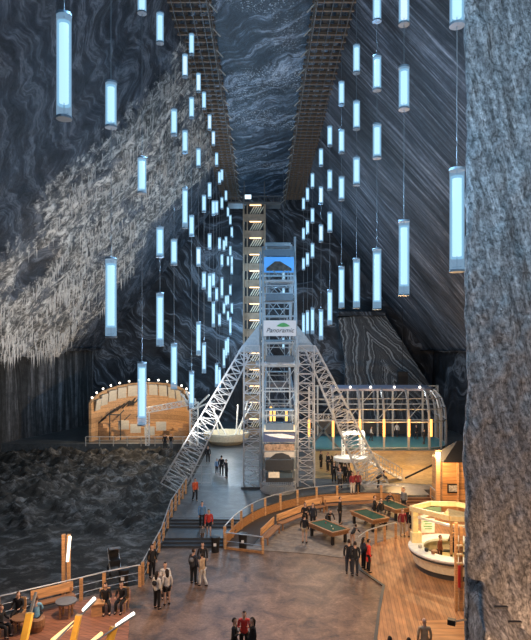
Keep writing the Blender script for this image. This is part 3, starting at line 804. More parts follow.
m_.box((-3.9,.8,1.7), (.12,.12,3.2)).box((-2.6,.8,1.7), (.12,.12,3.2)).bar((-3.9,.8,3.2), (-2.6,.8,3.2), .12)
m_.build('dark_beams', 'step', t)
for x, z in ((-2.0,4.3),): MB().box((x,3.9,z), (.8,.2,.5)).build('window_slot', 'black', t)
# white stage: fountain ring and truss arms
t = thing('truss_bridge', 'white lattice beam reaching from the amphitheatre toward the wheel', 'truss', (-13.3, 66.9, UZ))
MB().truss((0,0,4.1), (5.6,0,5.1), .6, 10, .04).build('lattice_beam', 'white', t)
MB().truss((0,0,0), (0,0,3.8), .4, 6, .03).build('support', 'white', t)
MB().truss((5.4,0,0), (5.4,0,5.0), .9, 8, .04).build('support', 'white', t)
m_ = MB()
for dx, dz in ((-1.5,6.0),(-.9,6.3),(1.8,5.9),(2.4,5.2)): m_.tube((5.4,0,4.2), (5.4+dx,-.4,dz), .11, 6)
m_.build('splayed_arm', 'white', t)
t = thing('round_pool', 'white-rimmed round basin with slanting white poles behind the left leg', 'pool', (-4.2, 68.3, UZ))
MB().lathe([(1.7,0),(2.5,.5),(2.7,1.1),(2.7,1.35),(2.45,1.35),(2.3,.6),(.01,.5)], (0,0,0), 32).build('basin', 'cream', t)
m_ = MB()
for dx, dz, sx in ((-.6,4.2,-1.6),(.2,4.6,2.2),(.9,4.9,2.6),(-1.3,3.6,.4),(1.9,5.0,1.4)): m_.tube((sx*.5,0,.5), (sx*.5+dx*1.3,.1,dz), .1, 6)
m_.build('pole', 'white', t)

# ------------------------------------------------------------------ steel sports hall (right background)
t = thing('sports_pavilion', 'long rounded steel frame pavilion with teal floor and lilac roof rim', 'pavilion', (1.05, 64.2, UZ))
def cpt(s):       # plan along the front and round the right end; s in metres
    if s < 10.5: return (6.8+s, 0), (0, 1)
    a = min((s-10.5)/5.0, PI/2 + 0); 
    if s < 10.5+5.0*PI/2: return (17.3+3.4*math.sin(a), 5.0-5.0*math.cos(a)), (-math.sin(a), math.cos(a))
    return (20.7, 5.0+(s-10.5-7.85)), (-1, 0)
MB().prism([(4.5,.4)] + [cpt(s)[0] for s in [k*.8 for k in range(28)]] + [(4.5, 9)], .0, .12).build('teal_floor', 'teal', t)
def colpts(s, h=1.0):
    p, nrm = cpt(s); o = []
    for z, i in ((0,0),(3.0,0),(4.6,.12),(5.8,.5),(6.6,1.1),(7.1,1.9)): o.append(Vector((p[0]+nrm[0]*i, p[1]+nrm[1]*i, z*h)))
    return o
for s in (.1, 3.05, 5.75, 8.5, 10.95, 13.3, 15.8, 18.8, 21.4):
    q = colpts(max(s,0), .95); c = MB()
    for a, b_ in zip(q, q[1:]): c.bar(a, b_, .22, .16)
    for a, b_ in zip(q, q[1:]): c.bar(a+Vector((0,.35,0)), b_+Vector((0,.35,0)), .08)
    c.build('bent_column', 'steel', t)
for X_ in (360, 384, 409, 431, 309, 333):
    p = ((X_-CX)/F*64-1.05, .0) if X_ < 425 else (17.8, .15)
    MB().tube((p[0], p[1]-.22, 1.45), (p[0], p[1]-.22, 3.35), .125, 12).build('amber_tube', 'orangelamp', t)
for z, i, r in ((.15,0,.06),(3.05,0,.09),(4.45,.15,.07),(5.6,.55,.06)):
    m_ = MB(); m_.path([(cpt(s)[0][0]+cpt(s)[1][0]*i, cpt(s)[0][1]+cpt(s)[1][1]*i, z) for s in [k*.7 for k in range(32)]], r, 5); m_.build('ring_rail', 'steel', t)
m_ = MB(); ss = [k*.7 for k in range(32)]
for a, b_ in zip(ss, ss[1:]):
    def pp(s, i, z): p, nn_ = cpt(s); return (p[0]+nn_[0]*i, p[1]+nn_[1]*i, z)
    m_.add([pp(a,1.5,6.65), pp(b_,1.5,6.65), pp(b_,2.9,7.0), pp(a,2.9,7.0), pp(a,1.5,6.4), pp(b_,1.5,6.4)], [(0,1,2,3),(4,5,1,0)])
m_.build('roof_rim', 'lilac', t)
bulb = None
for x in (7.4, 9.0, 11.3, 14.0, 16.9):
    c = MB().ball((x, 1.3, 6.85), .13).build('roof_spotlight', 'whitelamp', t)
m_ = MB()
for k in range(9):
    x = 6+1.9*k; m_.bar((x, 8.8, 0), (x, 8.8, 6.6), .2)
for z in (2.2, 4.2, 6.5): m_.bar((5, 8.8, z), (21, 8.8, z), .12)
for k in range(4): x = 6+3.8*k; m_.bar((x,8.8,2.2), (x+3.8,8.8,6.5), .08)
m_.build('back_frame', 'greyp', t); MB().box((12.5,9.0,1.3), (15,.1,1.8)).build('back_panel', 'darkglass', t)
m_ = MB(); m_.bar((4.0,.1,0), (8.0,.1,4.6), .22).bar((7.6,.1,0), (3.6,.1,4.6), .22); m_.build('cross_brace', 'cage', t)
m_ = MB(); m_.bar((4.2,0,0), (4.2,0,7), .2).bar((4.2,0,5.6), (7,0,5.6), .1).bar((4.2,0,3.2), (7,0,3.2), .1); m_.build('end_frame', 'steel', t)
q = D(402.5, 378.5, 80)
tag(MB().box((0,0,0), (1.35,.8,1.9)).build('loudspeaker', 'black', None, (q.x, 80, q.z)), 'black box loudspeaker hanging above the sports pavilion', 'speaker')
c = bpy.data.objects['loudspeaker']; MB().bar((0,0,0), (0,0,17.6-q.z), .06).build('hanging_rod', 'dark', c)

# ------------------------------------------------------------------ kiosk with framed prints
t = thing('kiosk', 'honey timber kiosk with dark pitched roof beside the side steps', 'kiosk', (15.3, 43.4, 0.0))
MB().box((0,0,1.85), (4.2,2.6,3.6)).build('timber_wall', 'panelw', t)
m_ = MB(); m_.add([(-2.1,-1.4,3.65),(2.3,-1.4,3.65),(2.3,1.4,3.65),(-2.1,1.4,3.65),(-.6,0,5.0),(.8,0,5.0)], [(0,1,5,4),(1,2,5),(2,3,4,5),(3,0,4),(3,2,1,0)])
m_.build('roof', 'black', t)
MB().bar((-1.0,-1.36,.1), (-1.0,-1.36,3.6), .14).build('batten', 'wood', t)
for x in (-1.3, .05):
    pf = MB().box((x-.05 if x < 0 else x+.15,-1.36,1.75), (.85,.05,.65)).build('picture_frame', 'black', t)
    MB().box((x-.05 if x < 0 else x+.15,-1.40,1.75), (.65,.03,.45)).build('print', 'paper', pf)
t = thing('lamp_post', 'tall timber post with glowing lantern at the kiosk corner', 'lamp post', (12.75, 41.8, .035))
MB().box((0,0,2.0), (.3,.3,4.0)).build('post', 'wood', t)
MB().box((0,0,4.2), (.28,.28,.42)).build('lantern', 'warmstrip', t)
MB().box((0,0,4.55), (.42,.42,.08)).build('cap', 'woodd', t)
t = thing('black_ramp', 'low black sloping ramp beside the kiosk on the ochre floor', 'ramp', (14.0, 49.5, UZ+.02))
MB().bar((-1.7,0,.1), (.9,0,1.35), .1, .14).build('slope', 'black', t)
MB().box((.9,0,.68), (.16,.4,1.36)).build('post', 'black', t)
t = thing('lamp_post', 'timber post with red strap standing in front of the round bar', 'post', (8.9, 26.2, .06))
MB().box((-.07,0,2.0), (.12,.16,4.0)).box((.16,.05,1.9), (.14,.16,3.8)).build('post', 'wood', t)
MB().box((0.03,-.12,1.6), (.10,.08,1.0)).build('strap', 'red', t)
for z in (3.0,2.6,2.2): MB().box((.05,-.1,z), (.26,.05,.07)).build('bracket', 'cream', t)
t.name = 'timber_post'

# ------------------------------------------------------------------ round bar
BX, BY, BR = 10.35, 31.4, 2.28
t = thing('round_bar', 'round cream bar counter with dark plinth and lit yellow canopy', 'bar counter', (BX, BY, .035))
MB().lathe([(1.7,0),(1.9,0),(1.95,.32),(1.6,.32)], (0,0,0), 48).build('plinth', 'step', t)
MB().lathe([(1.75,.3),(2.02,.3),(2.18,.92),(2.1,.98),(1.75,.98)], (0,0,0), 48).build('counter_front', 'cream', t)
MB().lathe([(1.5,1.02),(1.5,.97),(2.28,.97),(2.32,1.04),(2.30,1.1),(1.5,1.1),(1.5,1.02)], (0,0,0), 48).build('counter_top', 'white', t)
MB().lathe([(2.2,.86),(2.26,.86),(2.26,.94),(2.2,.94)], (0,0,0), 48).build('trim_band', 'step', t)
MB().prism([(1.7*math.cos(2*PI*k/32), 1.7*math.sin(2*PI*k/32)) for k in range(32)], .0, .25).build('inner_floor', 'cyel', t)
hexp = [(-2.0,1.0),(-.6,2.0),(.9,1.9),(2.1,.6),(1.4,-1.2),(-.4,-.9)]
m_ = MB()
for (a, b_) in zip(hexp, hexp[1:]+hexp[:1]): m_.bar((*a,2.95), (*b_,2.95), .16, .26)
m_.build('canopy_frame', 'cyel', t)
m_ = MB()
for (a, b_) in zip(hexp, hexp[1:]+hexp[:1]): m_.bar((a[0]*.8,a[1]*.8,2.5), (b_[0]*.8,b_[1]*.8,2.5), .12, .12)
m_.build('lower_frame', 'white', t)
m_ = MB(); m_.add([(-.4,-.9,2.85),(1.4,-1.2,2.85),(-.35,.35,2.85),(-.25,-.1,3.25),(1.5,-.2,2.9)], [(0,1,4,3),(0,3,2),(3,4,2)]); m_.build('canopy_sail', 'cyel', t)
for x, y in ((-1.75,1.0),(1.4,-1.0),(1.9,.6)): MB().box((x,y,1.95), (.3,.3,1.8)).build('canopy_post', 'cyel', t)
MB().box((-.3,-.8,1.95), (.12,.12,1.9)).build('canopy_post', 'wood', t)
MB().box((-1.72,.9,1.35), (.55,.4,.6)).build('till', 'cyel', t)
nb = MB().box((-.95,1.25,1.9), (.75,.05,.8)).build('notice_board', 'white', t)
m_ = MB()
for k in range(4): m_.box((-.95+.02*(k%2),1.215,2.15-.14*k), (.5-.1*(k%2),.01,.05))
m_.build('notice_lines', 'leaf', nb)
MB().box((-.5,1.75,2.65), (.9,.06,.35)).build('green_panel', 'gpanel', t)
MB().tube((-.9,-.2,.25),(-.9,-.2,1.0),.25,12).build('stool', 'woodd', t)
for i, (x, y) in enumerate(((-1.55,-.6),(-1.3,-.95),(-1.75,-.1))):
    o = MB().lathe([(.001,0),(.10,0),(.12,.14),(.09,.16),(.001,.16)], (0,0,0), 10).build('bowl', ('dark','woodd','greyp')[i], None, (BX+x, BY+y, 1.136))
    tag(o, ('small dark bowl on the round bar counter','small brown bowl on the round bar, nearest the viewer','small grey bowl at the left edge of the round bar')[i], 'bowl')

# ------------------------------------------------------------------ billiard tables and benches
def pool_table():
    t = thing('billiard_table', '', 'billiard table', (0,0,0), 0, 'green billiard tables')
    m_ = MB(); L, W_ = 2.5, 1.4
    for s_ in (-1,1): m_.box((0,s_*(W_/2-.06),.8), (L,.12,.1)).box((s_*(L/2-.06),0,.8), (.12,W_-.24,.1))
    m_.build('cushion_rail', 'woodd', t)
    MB().box((0,0,.79), (L-.24,W_-.24,.05)).build('playing_felt', 'felt', t)
    MB().box((0,0,.66), (L-.12,W_-.12,.2)).build('apron', 'woodd', t)
    for i, j in ((-1,-1),(1,-1),(1,1),(-1,1)): MB().box((i*(L/2-.22),j*(W_/2-.2),.29), (.15,.15,.56)).build('leg', 'black', t)
    return t
pt = pool_table()
tabs = [((4.15,36.1),-1.0+.0,'green billiard table nearest the curved bench, without a lamp over it'),((7.2,38.6),-1.1,'middle of the three green billiard tables, right of the standing black figure'),((9.3,41.0),-1.15,'billiard table furthest back, near the side steps')]
for i, (p, r, lb) in enumerate(tabs):
    o = pt if i == 0 else copy_tree(pt); o.location = (*p, .03); o.rotation_euler.z = r; o['label'] = lb
tabs_lb = ['green billiard table closest to the left curved benches']
pt['label'] = tabs_lb[0]
k = 0
for i, (x, y) in enumerate(((.2,.1),(-.5,.2),(.7,-.2))):
    a = -1.0; X = 4.15 + x*math.cos(a) - y*math.sin(a); Y = 36.1 + x*math.sin(a) + y*math.cos(a)
    tag(MB().ball((0,0,.04), .04, 8).build('billiard_ball', ('white','red','cyel')[i], None, (X, Y, .845)), ('white','red','yellow')[i]+' ball on the green felt of the nearest billiard table', 'ball', 'billiard balls')
def bench(label, c, rz, L, mat='wood', z=.03, arms=False):
    t = thing('bench', label, 'bench', (*c, z), rz, None)
    MB().box((0,0,.44), (L,.45,.06)).build('seat', 'woodd', t)
    MB().box((0,.24,.78), (L,.06,.42)).build('backrest', mat, t)
    for s_ in (-1,1):
        MB().box((s_*(L/2-.12),-.16,.205), (.1,.08,.41)).build('leg', 'woodd', t)
        MB().box((s_*(L/2-.12),.24,.38), (.1,.08,.76)).build('leg', 'woodd', t)
    return t
def bn(label, pa, pb, **kw):    # from pixels of the backrest's foot
    a = Vector(pa); b_ = Vector(pb); c = (a+b_)/2; d = b_-a
    return bench(label, (c.x, c.y), math.atan2(d.y, d.x), d.length, **kw)
bn('timber bench nearest the litter bin, along the curved railing', (.15,34.9), (1.0,37.4))
bn('second timber bench from the litter bin, along the curved railing', (1.15,37.8), (3.1,40.2))
bn('long orange backed bench behind the middle billiard table', (4.6,42.3), (8.6,43.2))
bn('timber bench behind the nearest billiard table, by the players', (3.2,41.2), (4.5,42.1))
bn('timber bench at the terrace railing beside the lamp post', (-10.3,25.8), (-8.75,26.9), z=.04)
def bin_(label, x, y, z):
    t = thing('litter_bin', label, 'bin', (x, y, z))
    MB().lathe([(.001,0),(.22,0),(.27,.85),(.001,.85)], (0,0,0), 16).build('body', 'black', t)
    MB().lathe([(.29,.85),(.29,.92),(.001,.98)], (0,0,0), 16).build('lid', 'dark', t)
    MB().box((0,-.26,.5), (.16,.03,.16)).build('badge', 'white', t)
bin_('black litter bin with white badge inside the low square railing', -1.15, 34.45, .0)
bin_('dark litter bin at the terrace railing by the pushchair', -6.95, 28.95, 0)
bin_('black litter bin at the right foot of the dark steps', -2.75, 33.9, 0)

# ------------------------------------------------------------------ cafe terrace
def rtable(label, x, y, top, r=.5, h=.72):
    t = thing('round_table', label, 'table', (x, y, .04))
    MB().lathe([(.001,h-.06),(r,h-.06),(r,h),(.001,h)], (0,0,0), 24).build('table_top', top, t)
    for k in range(4): a = PI/4+k*PI/2; MB().box((.62*r*math.cos(a), .62*r*math.sin(a), (h-.06)/2), (.07,.07,h-.06)).build('leg', 'wood', t)
rtable('round grey topped table beside the terrace bench', -8.72, 25.65, 'stone', .46)
rtable('round brown table between the seated visitors at the left edge', -10.15, 24.35, 'woodd', .42, .6)
x, y, _ = G(98,615); tag(MB().box((0,0,.26), (.55,.5,.52), .2).box((0,0,.54),(.6,.55,.05),.2).build('box_stool', 'wood', None, (x,y,.04)), 'square wooden box stool left of the seated pair', 'stool')
def chair(label, x, y, rz, z=.04):
    t = thing('chair', label, 'chair', (x, y, z), rz)
    MB().box((0,0,.43), (.46,.46,.05)).build('seat', 'wood', t)
    MB().box((0,.21,.72), (.46,.05,.5)).build('backrest', 'wood', t)
    for i in (-1,1):
        for j in (-1,1): MB().box((i*.19,j*.19,.203), (.06,.06,.405)).build('leg', 'wood', t)
xs = {}
cA = (-7.12,26.18); cB = (-6.5,26.3)
chair('wooden chair under the woman in black on the terrace', cA[0], cA[1], .35)
chair('wooden chair under the right of the seated pair', cB[0]+.12, cB[1]+.02, -.2)
cC = G(36,631); tag(MB().lathe([(.001,0),(.3,0),(.38,.25),(.36,.5),(.30,.56),(.001,.56)], (0,0,0), 18).build('pouffe', 'woodd', None, (cC[0], cC[1], .04)), 'rounded brown pouffe under the visitor in the blue top', 'pouffe')
chair('wooden chair under the long haired visitor at the far left', -10.9, 23.9, 1.3)
chair('wooden chair under the visitor in black behind the brown table', G(19,622)[0], G(19,622)[1], .0)
t = thing('lamp_post', 'twin timber lamp post with slanting white tube behind the terrace', 'lamp post', (-9.35, 27.5, 0))
MB().box((-.12,0,1.55), (.14,.16,3.1)).build('post', 'wood', t); MB().box((.12,0,1.55), (.14,.16,3.1)).build('post', 'wood', t)
MB().tube((.10,-.12,1.85), (.22,-.12,3.05), .07, 10).build('tube_light', 'tubew', t)
# pushchair on the rubble
x, y, _ = G(113,574); t = thing('pushchair', 'dark pushchair with silver hood beyond the terrace railing', 'pushchair', (x, y+.3, -.05), .4)
m_ = MB()
for k in range(7):
    a, b_ = PI*k/7*.62, PI*(k+1)/7*.62
    m_.add([(-.3,-.1+.42*math.cos(a),.95+.42*math.sin(a)),(.3,-.1+.42*math.cos(a),.95+.42*math.sin(a)),(.3,-.1+.42*math.cos(b_),.95+.42*math.sin(b_)),(-.3,-.1+.42*math.cos(b_),.95+.42*math.sin(b_))],[(0,1,2,3)])
m_.box((0,.3,1.1),(.6,.04,.35)); m_.build('hood', 'stone', t)
MB().box((0,0,.62), (.5,.75,.3)).box((0,.3,.85),(.5,.1,.5)).build('seat', 'black', t)
m_ = MB()
for i in (-.28,.28): m_.bar((i,-.45,.2),(i,.55,1.15),.04).bar((i,.4,.2),(i,-.3,.8),.04)
m_.bar((-.28,.55,1.15),(.28,.55,1.15),.04); m_.build('frame', 'steel', t)
for i in (-.3,.3):
    for j in (-.42,.4): MB().tube((i-.03,j,.17),(i+.03,j,.17),.17,14).build('wheel', 'black', t)

# ------------------------------------------------------------------ near stair platform with tube-lit rails
t = thing('lit_stair', 'near wooden stair with yellow posts and glowing tubes along its rails', 'staircase', (-4.5, 13.5, 0))
O = Vector((-4.5,13.5,0))
def nr(px, py, d): return D(px, py, d) - O
MB().box((-.6,0,4.0), (5.6,4.2,.16)).build('platform', 'woodd', t)
for x in (-3,2):
    for y in (-1.7,1.7): MB().bar((x,y,0),(x,y,3.95),.22).build('support', 'wood', t)
for a, b_ in ((nr(30,613,13.0), nr(21,655,12.8)), (nr(79,615,14.2), nr(70,655,14)), (nr(114,627,15.2), nr(104,660,15))):
    lo = a + (b_-a)*( (a.z-4.08)/(a.z-b_.z)); MB().bar(a, lo, .135, .16).build('yellow_post', 'yellow', t)
m_ = MB(); m_.bar(nr(36,592,13.4), nr(18,660,12.6), .05).bar(nr(40,657,12.6), nr(96,600,15.45), .03).bar(nr(85,648,13.8), nr(136,614.5,16.2), .03)
m_.build('metal_rail', 'cable', t)
for a, b_, mt in (((95,599,15.5),(84,611,15.0),'tubew'),((75,623,14.4),(53,641,13.6),'tubea'),((134,614,16.2),(117,626,15.5),'tubew'),((102,634,15),(88,646,14.4),'tubea')):
    MB().tube(nr(*a)+Vector((0,-.05,.04)), nr(*b_)+Vector((0,-.05,.04)), .05, 10).build('tube_light', mt, t)
# dark strips fixed in the near ledge
for px, py, lb in ((501,607,'upper dark metal strip set in the salt ledge'),(515,622,'lower dark metal strip set in the salt ledge')):
    p = D(px, py, 15.1); tag(MB().box((0,.0,0), (.34,.10,.035)).build('metal_strip', 'black', None, p), lb, 'strip')
p = D(452.5, 622, 15.3); t = thing('floodlight', 'small black floodlight fixed to the edge of the near ledge', 'lamp', p, -.5)
MB().box((-.02,0,0), (.20,.16,.14)).build('housing', 'black', t); MB().bar((.05,0,.02), (.32,.2,.06), .04).build('arm', 'black', t)

# ------------------------------------------------------------------ people
CM = {}
def cloth(rgb):
    k = tuple(rgb)
    if k not in CM: CM[k] = plain('cloth_%d' % len(CM), rgb, .85, 0, .2, 9)
    return CM[k]
skinm = plain('skin', (.55,.34,.25), .6, 0, .05); M['eye'] = plain('eye_dark', (.02,.015,.012), .3)
def skin_mesh(name, verts, edges, radii, roots, sub=1):
    me = bpy.data.meshes.new(name); me.from_pydata([tuple(v) for v in verts], edges, [])
    ob = bpy.data.objects.new(name, me); COL.objects.link(ob)
    md = ob.modifiers.new('s', 'SKIN'); md.use_smooth_shade = True; md.branch_smoothing = .6
    for i, r in enumerate(radii):
        sv = me.skin_vertices[0].data[i]
        sv.radius = r if isinstance(r, tuple) else (r, r); sv.use_root = i in roots
    sd = ob.modifiers.new('d', 'SUBSURF'); sd.levels = sub + (name.startswith('person'))
    dg = bpy.context.evaluated_depsgraph_get(); out_ = bpy.data.meshes.new_from_object(ob.evaluated_get(dg))
    bpy.data.objects.remove(ob); return out_
def rot(v, ax, a): return Matrix.Rotation(a, 3, ax) @ Vector(v)
def make_pose(kind):
    """joints for one pose, facing -Y, feet on z=0"""
    J = {}
    lean = {'stand':0,'walk':.05,'fold':0,'sit':.12,'bend':.95,'phone':.05,'child':0}[kind]
    hipz = .93; 
    if kind == 'sit': hipz = .50
    if kind == 'bend': hipz = .86
    hip = Vector((0,0,hipz))
    def T(v): return hip + rot(v, 'X', lean)      # leaning forward (towards -Y)
    J['hip'] = hip; J['waist'] = T((0,0,.18)); J['chest'] = T((0,-.01,.38)); J['neck'] = T((0,0,.54)); 
    hl = lean*.4
    nk = J['neck']; J['head'] = nk + rot((0,-.02,.13), 'X', hl); J['crown'] = nk + rot((0,-.01,.22), 'X', hl)
    for s_, n_ in ((-1,'L'),(1,'R')):
        sh = T((s_*.185,0,.48)); J['sh'+n_] = sh
        if kind in ('stand','child'): el = sh + Vector((s_*.06,.03,-.28)); wr = el + Vector((s_*.0,-.08,-.24)); hd = (0,-.15,-1)
        elif kind == 'walk': el = sh + Vector((s_*.05,.10*s_,-.27)); wr = el + Vector((0,-.12+.05*s_,-.22)); hd = (0,-.4,-1)
        elif kind == 'fold': el = sh + Vector((s_*.07,-.03,-.27)); wr = el + Vector((-s_*.20,-.16,.03)); hd = (-s_*1,-.2,.1)
        elif kind == 'phone': el = sh + Vector((s_*.05,-.06,-.26)); wr = el + Vector((-s_*.07,-.20,.10)); hd = (-s_*.3,-.8,.4)
        elif kind == 'sit': el = sh + Vector((s_*.05,-.08,-.25)); wr = el + Vector((-s_*.06,-.22,-.02)); hd = (-s_*.2,-1,-.1)
        else: el = sh + Vector((s_*.06,-.16,-.20)); wr = el + Vector((-s_*.03,-.18,-.12)); hd = (0,-1,-.15)
        J['el'+n_] = el; J['wr'+n_] = wr; J['hd'+n_] = Vector(hd).normalized()
        hj = hip + Vector((s_*.10,0,-.04)); J['hj'+n_] = hj
        if kind == 'sit': kn = hj + Vector((s_*.03,-.43,.02)); an = Vector((kn.x, kn.y+.03-.02, .085))
        elif kind == 'walk': kn = hj + Vector((0,-.12 if s_ > 0 else .03,-.40)); an = Vector((kn.x, kn.y + (.02 if s_ > 0 else .20), .09))
        elif kind == 'bend': kn = hj + Vector((s_*.03,-.06,-.38)); an = Vector((kn.x, kn.y+.10,.09))
        else: kn = hj + Vector((s_*.015,-.01,-.41)); an = Vector((kn.x+s_*.01, kn.y+.02,.09))
        J['kn'+n_] = kn; J['an'+n_] = an
    return J
def pose_parts(kind):
    J = make_pose(kind); V = []; E = []; R = []
    def add(p, r): V.append(Vector(p)); R.append(r); return len(V)-1
    hip = add(J['hip'], (.135,.10)); wa = add(J['waist'], (.12,.088)); ch = add(J['chest'], (.145,.10)); nb_ = add(J['neck'], .058)
    hd = add(J['head'], (.065,.07)); cr = add(J['crown'], (.05,.06)); E += [(hip,wa),(wa,ch),(ch,nb_),(nb_,hd),(hd,cr)]
    roots = {hip}
    for s_ in 'LR':
        a = add(J['sh'+s_], .062); b_ = add(J['el'+s_], .043); c = add(J['wr'+s_], .028)
        h = J['hd'+s_]; pm = J['wr'+s_] + h*.07; d = add(pm, (.036,.018)); E += [(ch,a),(a,b_),(b_,c),(c,d)]
        side = h.cross(Vector((0,0,1)) if abs(h.z) < .8 else Vector((0,1,0))).normalized(); nrm = side.cross(h).normalized()
        for q, L in ((-.027,.062),(-.009,.075),(.010,.07),(.028,.055)):
            f0 = add(pm + side*q, .009); f1 = add(pm + side*q + h*L*.6 , .0085); f2 = add(pm + side*q*1.05 + h*L + nrm*.012, .007)
            E += [(f0,f1),(f1,f2)]; roots.add(f0)
        f0 = add(J['wr'+s_] + h*.03 + side*.015, .011); f1 = add(J['wr'+s_] + h*.06 + side*.045, .010); f2 = add(J['wr'+s_] + h*.09 + side*.055, .008); E += [(f0,f1),(f1,f2)]; roots.add(f0)
        k = add(J['hj'+s_], .088); l = add(J['kn'+s_], .055); n_ = add(J['an'+s_], .036); t_ = add(J['an'+s_] + Vector((0,-.13,-.05)), (.035,.025)); E += [(hip,k),(k,l),(l,n_),(n_,t_)]
    body = skin_mesh('person_'+kind, V, E, R, roots, 1)
    # face: nose, eyes, mouth, ears joined into the head
    bm = bmesh.new(); bm.from_mesh(body)
    H = J['head']
    def blob(c, r, mi, sc=(1,1,1)):
        g = bmesh.ops.create_icosphere(bm, subdivisions=1, radius=r)
        for v in g['verts']: v.co = Vector((v.co.x*sc[0], v.co.y*sc[1], v.co.z*sc[2])) + c
        for v in g['verts']:
            for f in v.link_faces: f.material_index = mi; f.smooth = True
    g = bmesh.ops.create_icosphere(bm, subdivisions=2, radius=1)
    for v in g['verts']:
        c0 = v.co.copy(); v.co = H + Vector((c0.x*.080*(1 + .12*min(0, c0.z)), c0.y*.098, c0.z*.122 + .035))
        for f in v.link_faces: f.smooth = True
    blob(H + Vector((0,-.105,.0)), .016, 0, (.8,1.2,1.4))
    for s_ in (-1,1):
        blob(H + Vector((s_*.032,-.090,.035)), .011, 1); blob(H + Vector((s_*.078,.01,.01)), .02, 0, (.5,.8,1.5))
    blob(H + Vector((0,-.092,-.040)), .02, 1, (1.1,.4,.3))
    bm.to_mesh(body); bm.free()
    body.materials.clear(); body.materials.append(skinm); body.materials.append(M['eye'])
    # clothes
    def sub(nodes, edges, roots_=(0,), name='c', s=1): return skin_mesh(name, [n[0] for n in nodes], edges, [n[1] for n in nodes], set(roots_), s)
    e = .016
    def top(long_):
        nd = [(J['hip'] + Vector((0,0,-.10 if not long_ else -.42)), (.178,.140) if not long_ else (.22,.18)), (J['waist'], (.160,.130)), (J['chest'], (.175,.135)), (J['neck'] + (J['neck']-J['chest'])*.16, (.078,.072)), (J['hip'] + Vector((0,0,-.0)), (.178,.140)), (J['chest']*.42 + J['neck']*.58, (.155,.105))]
        ed = [(0,4),(4,1),(1,2),(2,5),(5,3)]
        for s_ in 'LR':
            o = len(nd); nd += [(J['sh'+s_], .072), (J['el'+s_], .054), (J['wr'+s_] + J['hd'+s_]*.02, .044)]; ed += [(5,o),(o,o+1),(o+1,o+2)]
        m_ = sub(nd, ed, (1,)); return m_
    tops = {0: top(False)}
    if kind not in ('sit','bend'): tops[1] = top(True)
    nd = [(J['hip'] + Vector((0,0,.08)), (.16,.13))]; ed = []
    for s_ in 'LR':
        o = len(nd); nd += [(J['hj'+s_], .115), (J['kn'+s_], .080), (J['an'+s_] + Vector((0,0,-.01)), .066)]; ed += [(0,o),(o,o+1),(o+1,o+2)]
    trousers = sub(nd, ed, (0,))
    nd = [(J['hip'] + Vector((0,0,.04)), (.15,.118))]; ed = []
    for s_ in 'LR':
        o = len(nd); nd += [(J['hj'+s_], .105), (J['hj'+s_]*.35 + J['kn'+s_]*.65, .085)]; ed += [(0,o),(o,o+1)]
    shorts = sub(nd, ed, (0,))
    shoes = []
    for s_ in 'LR':
        A = J['an'+s_]; shoes.append(sub([(Vector((A.x,A.y+.05,.05)), (.045,.045)), (Vector((A.x,A.y-.06,.042)), (.05,.04)), (Vector((A.x,A.y-.16,.035)), (.045,.03))], [(0,1),(1,2)], (0,)))
    def hair(long_):
        bm = bmesh.new(); H = J['head']
        g = bmesh.ops.create_icosphere(bm, subdivisions=3, radius=1)
        kill = []
        for v in bm.verts:
            c = v.co.copy()
            if c.y < -.05 and c.z < .42 + .25*abs(c.x) or (not long_ and c.z < -.45): kill.append(v)
            dz = 0
            if long_ and c.z < 0: dz = c.z*.20*max(0, c.y + .25)
            v.co = H + Vector((c.x*(.090 + (.012 if long_ else 0)), c.y*.108 + .010 + (.03 if long_ and c.z < 0 else 0), c.z*.128 + .042 + dz))
        bmesh.ops.delete(bm, geom=kill, context='VERTS')
        if long_:
            g = bmesh.ops.create_icosphere(bm, subdivisions=2, radius=1)
            for v in g['verts']: v.co = H + Vector((v.co.x*.09, v.co.y*.045 + .085, v.co.z*.17 - .10))
        for f in bm.faces: f.smooth = True
        me = bpy.data.meshes.new('hair'); bm.to_mesh(me); bm.free(); return me
    hs = hair(False); hl_ = hair(True)
    bag = sub([(J['chest'] + rot((0,.17,.06),'X',0), (.13,.085)), (J['waist'] + Vector((0,.17,.02)), (.14,.095))], [(0,1)], (0,))
    return dict(body=body, tops=tops, trousers=trousers, shorts=shorts, shoes=shoes, short=hs, long=hl_, bag=bag)
POSE = {}
def colored(me, name, rgb, parent):
    if not me.materials: me.materials.append(None)
    o = bpy.data.objects.new(name, me); COL.objects.link(o); o.parent = parent
    o.material_slots[0].link = 'OBJECT'; o.material_slots[0].material = cloth(rgb); return o
BK = (.012,.012,.014); DK = (.03,.032,.04); WH = (.62,.58,.52); RD = (.50,.035,.025); BL = (.10,.22,.38); BE = (.42,.31,.20); GY = (.16,.17,.18); SK = (.50,.32,.24)
NV = (.02,.03,.07); BR_ = (.10,.05,.025); HB = (.018,.012,.009); HBR = (.11,.05,.02)
def person(x, y, z, rz, kind, label, topc, botc, hair='short', hairc=HB, h=1.72, long_=0, shorts=0, bag=None, group=None, shoe=BK):
    if kind not in POSE: POSE[kind] = pose_parts(kind)
    P = POSE[kind]
    o = bpy.data.objects.new('person', P['body']); COL.objects.link(o)
    o.location = (x, y, z); o.rotation_euler = (0,0,rz); s_ = h/1.72; o.scale = (s_, s_, s_)
    tag(o, label, 'person', group)
    colored(P['tops'].get(long_, P['tops'][0]), 'coat' if long_ else 'jacket', topc, o)
    colored(P['shorts'] if shorts else P['trousers'], 'shorts' if shorts else 'trousers', botc, o)
    for m_ in P['shoes']: colored(m_, 'shoe', shoe, o)
    if hair: colored(P[hair], 'hair', hairc, o)
    if bag: colored(P['bag'], 'backpack', bag, o)
    return o
def pp_(px, py, z=0.0): x, y, _ = G(px, py, z); return x, y, z
U2 = UZ
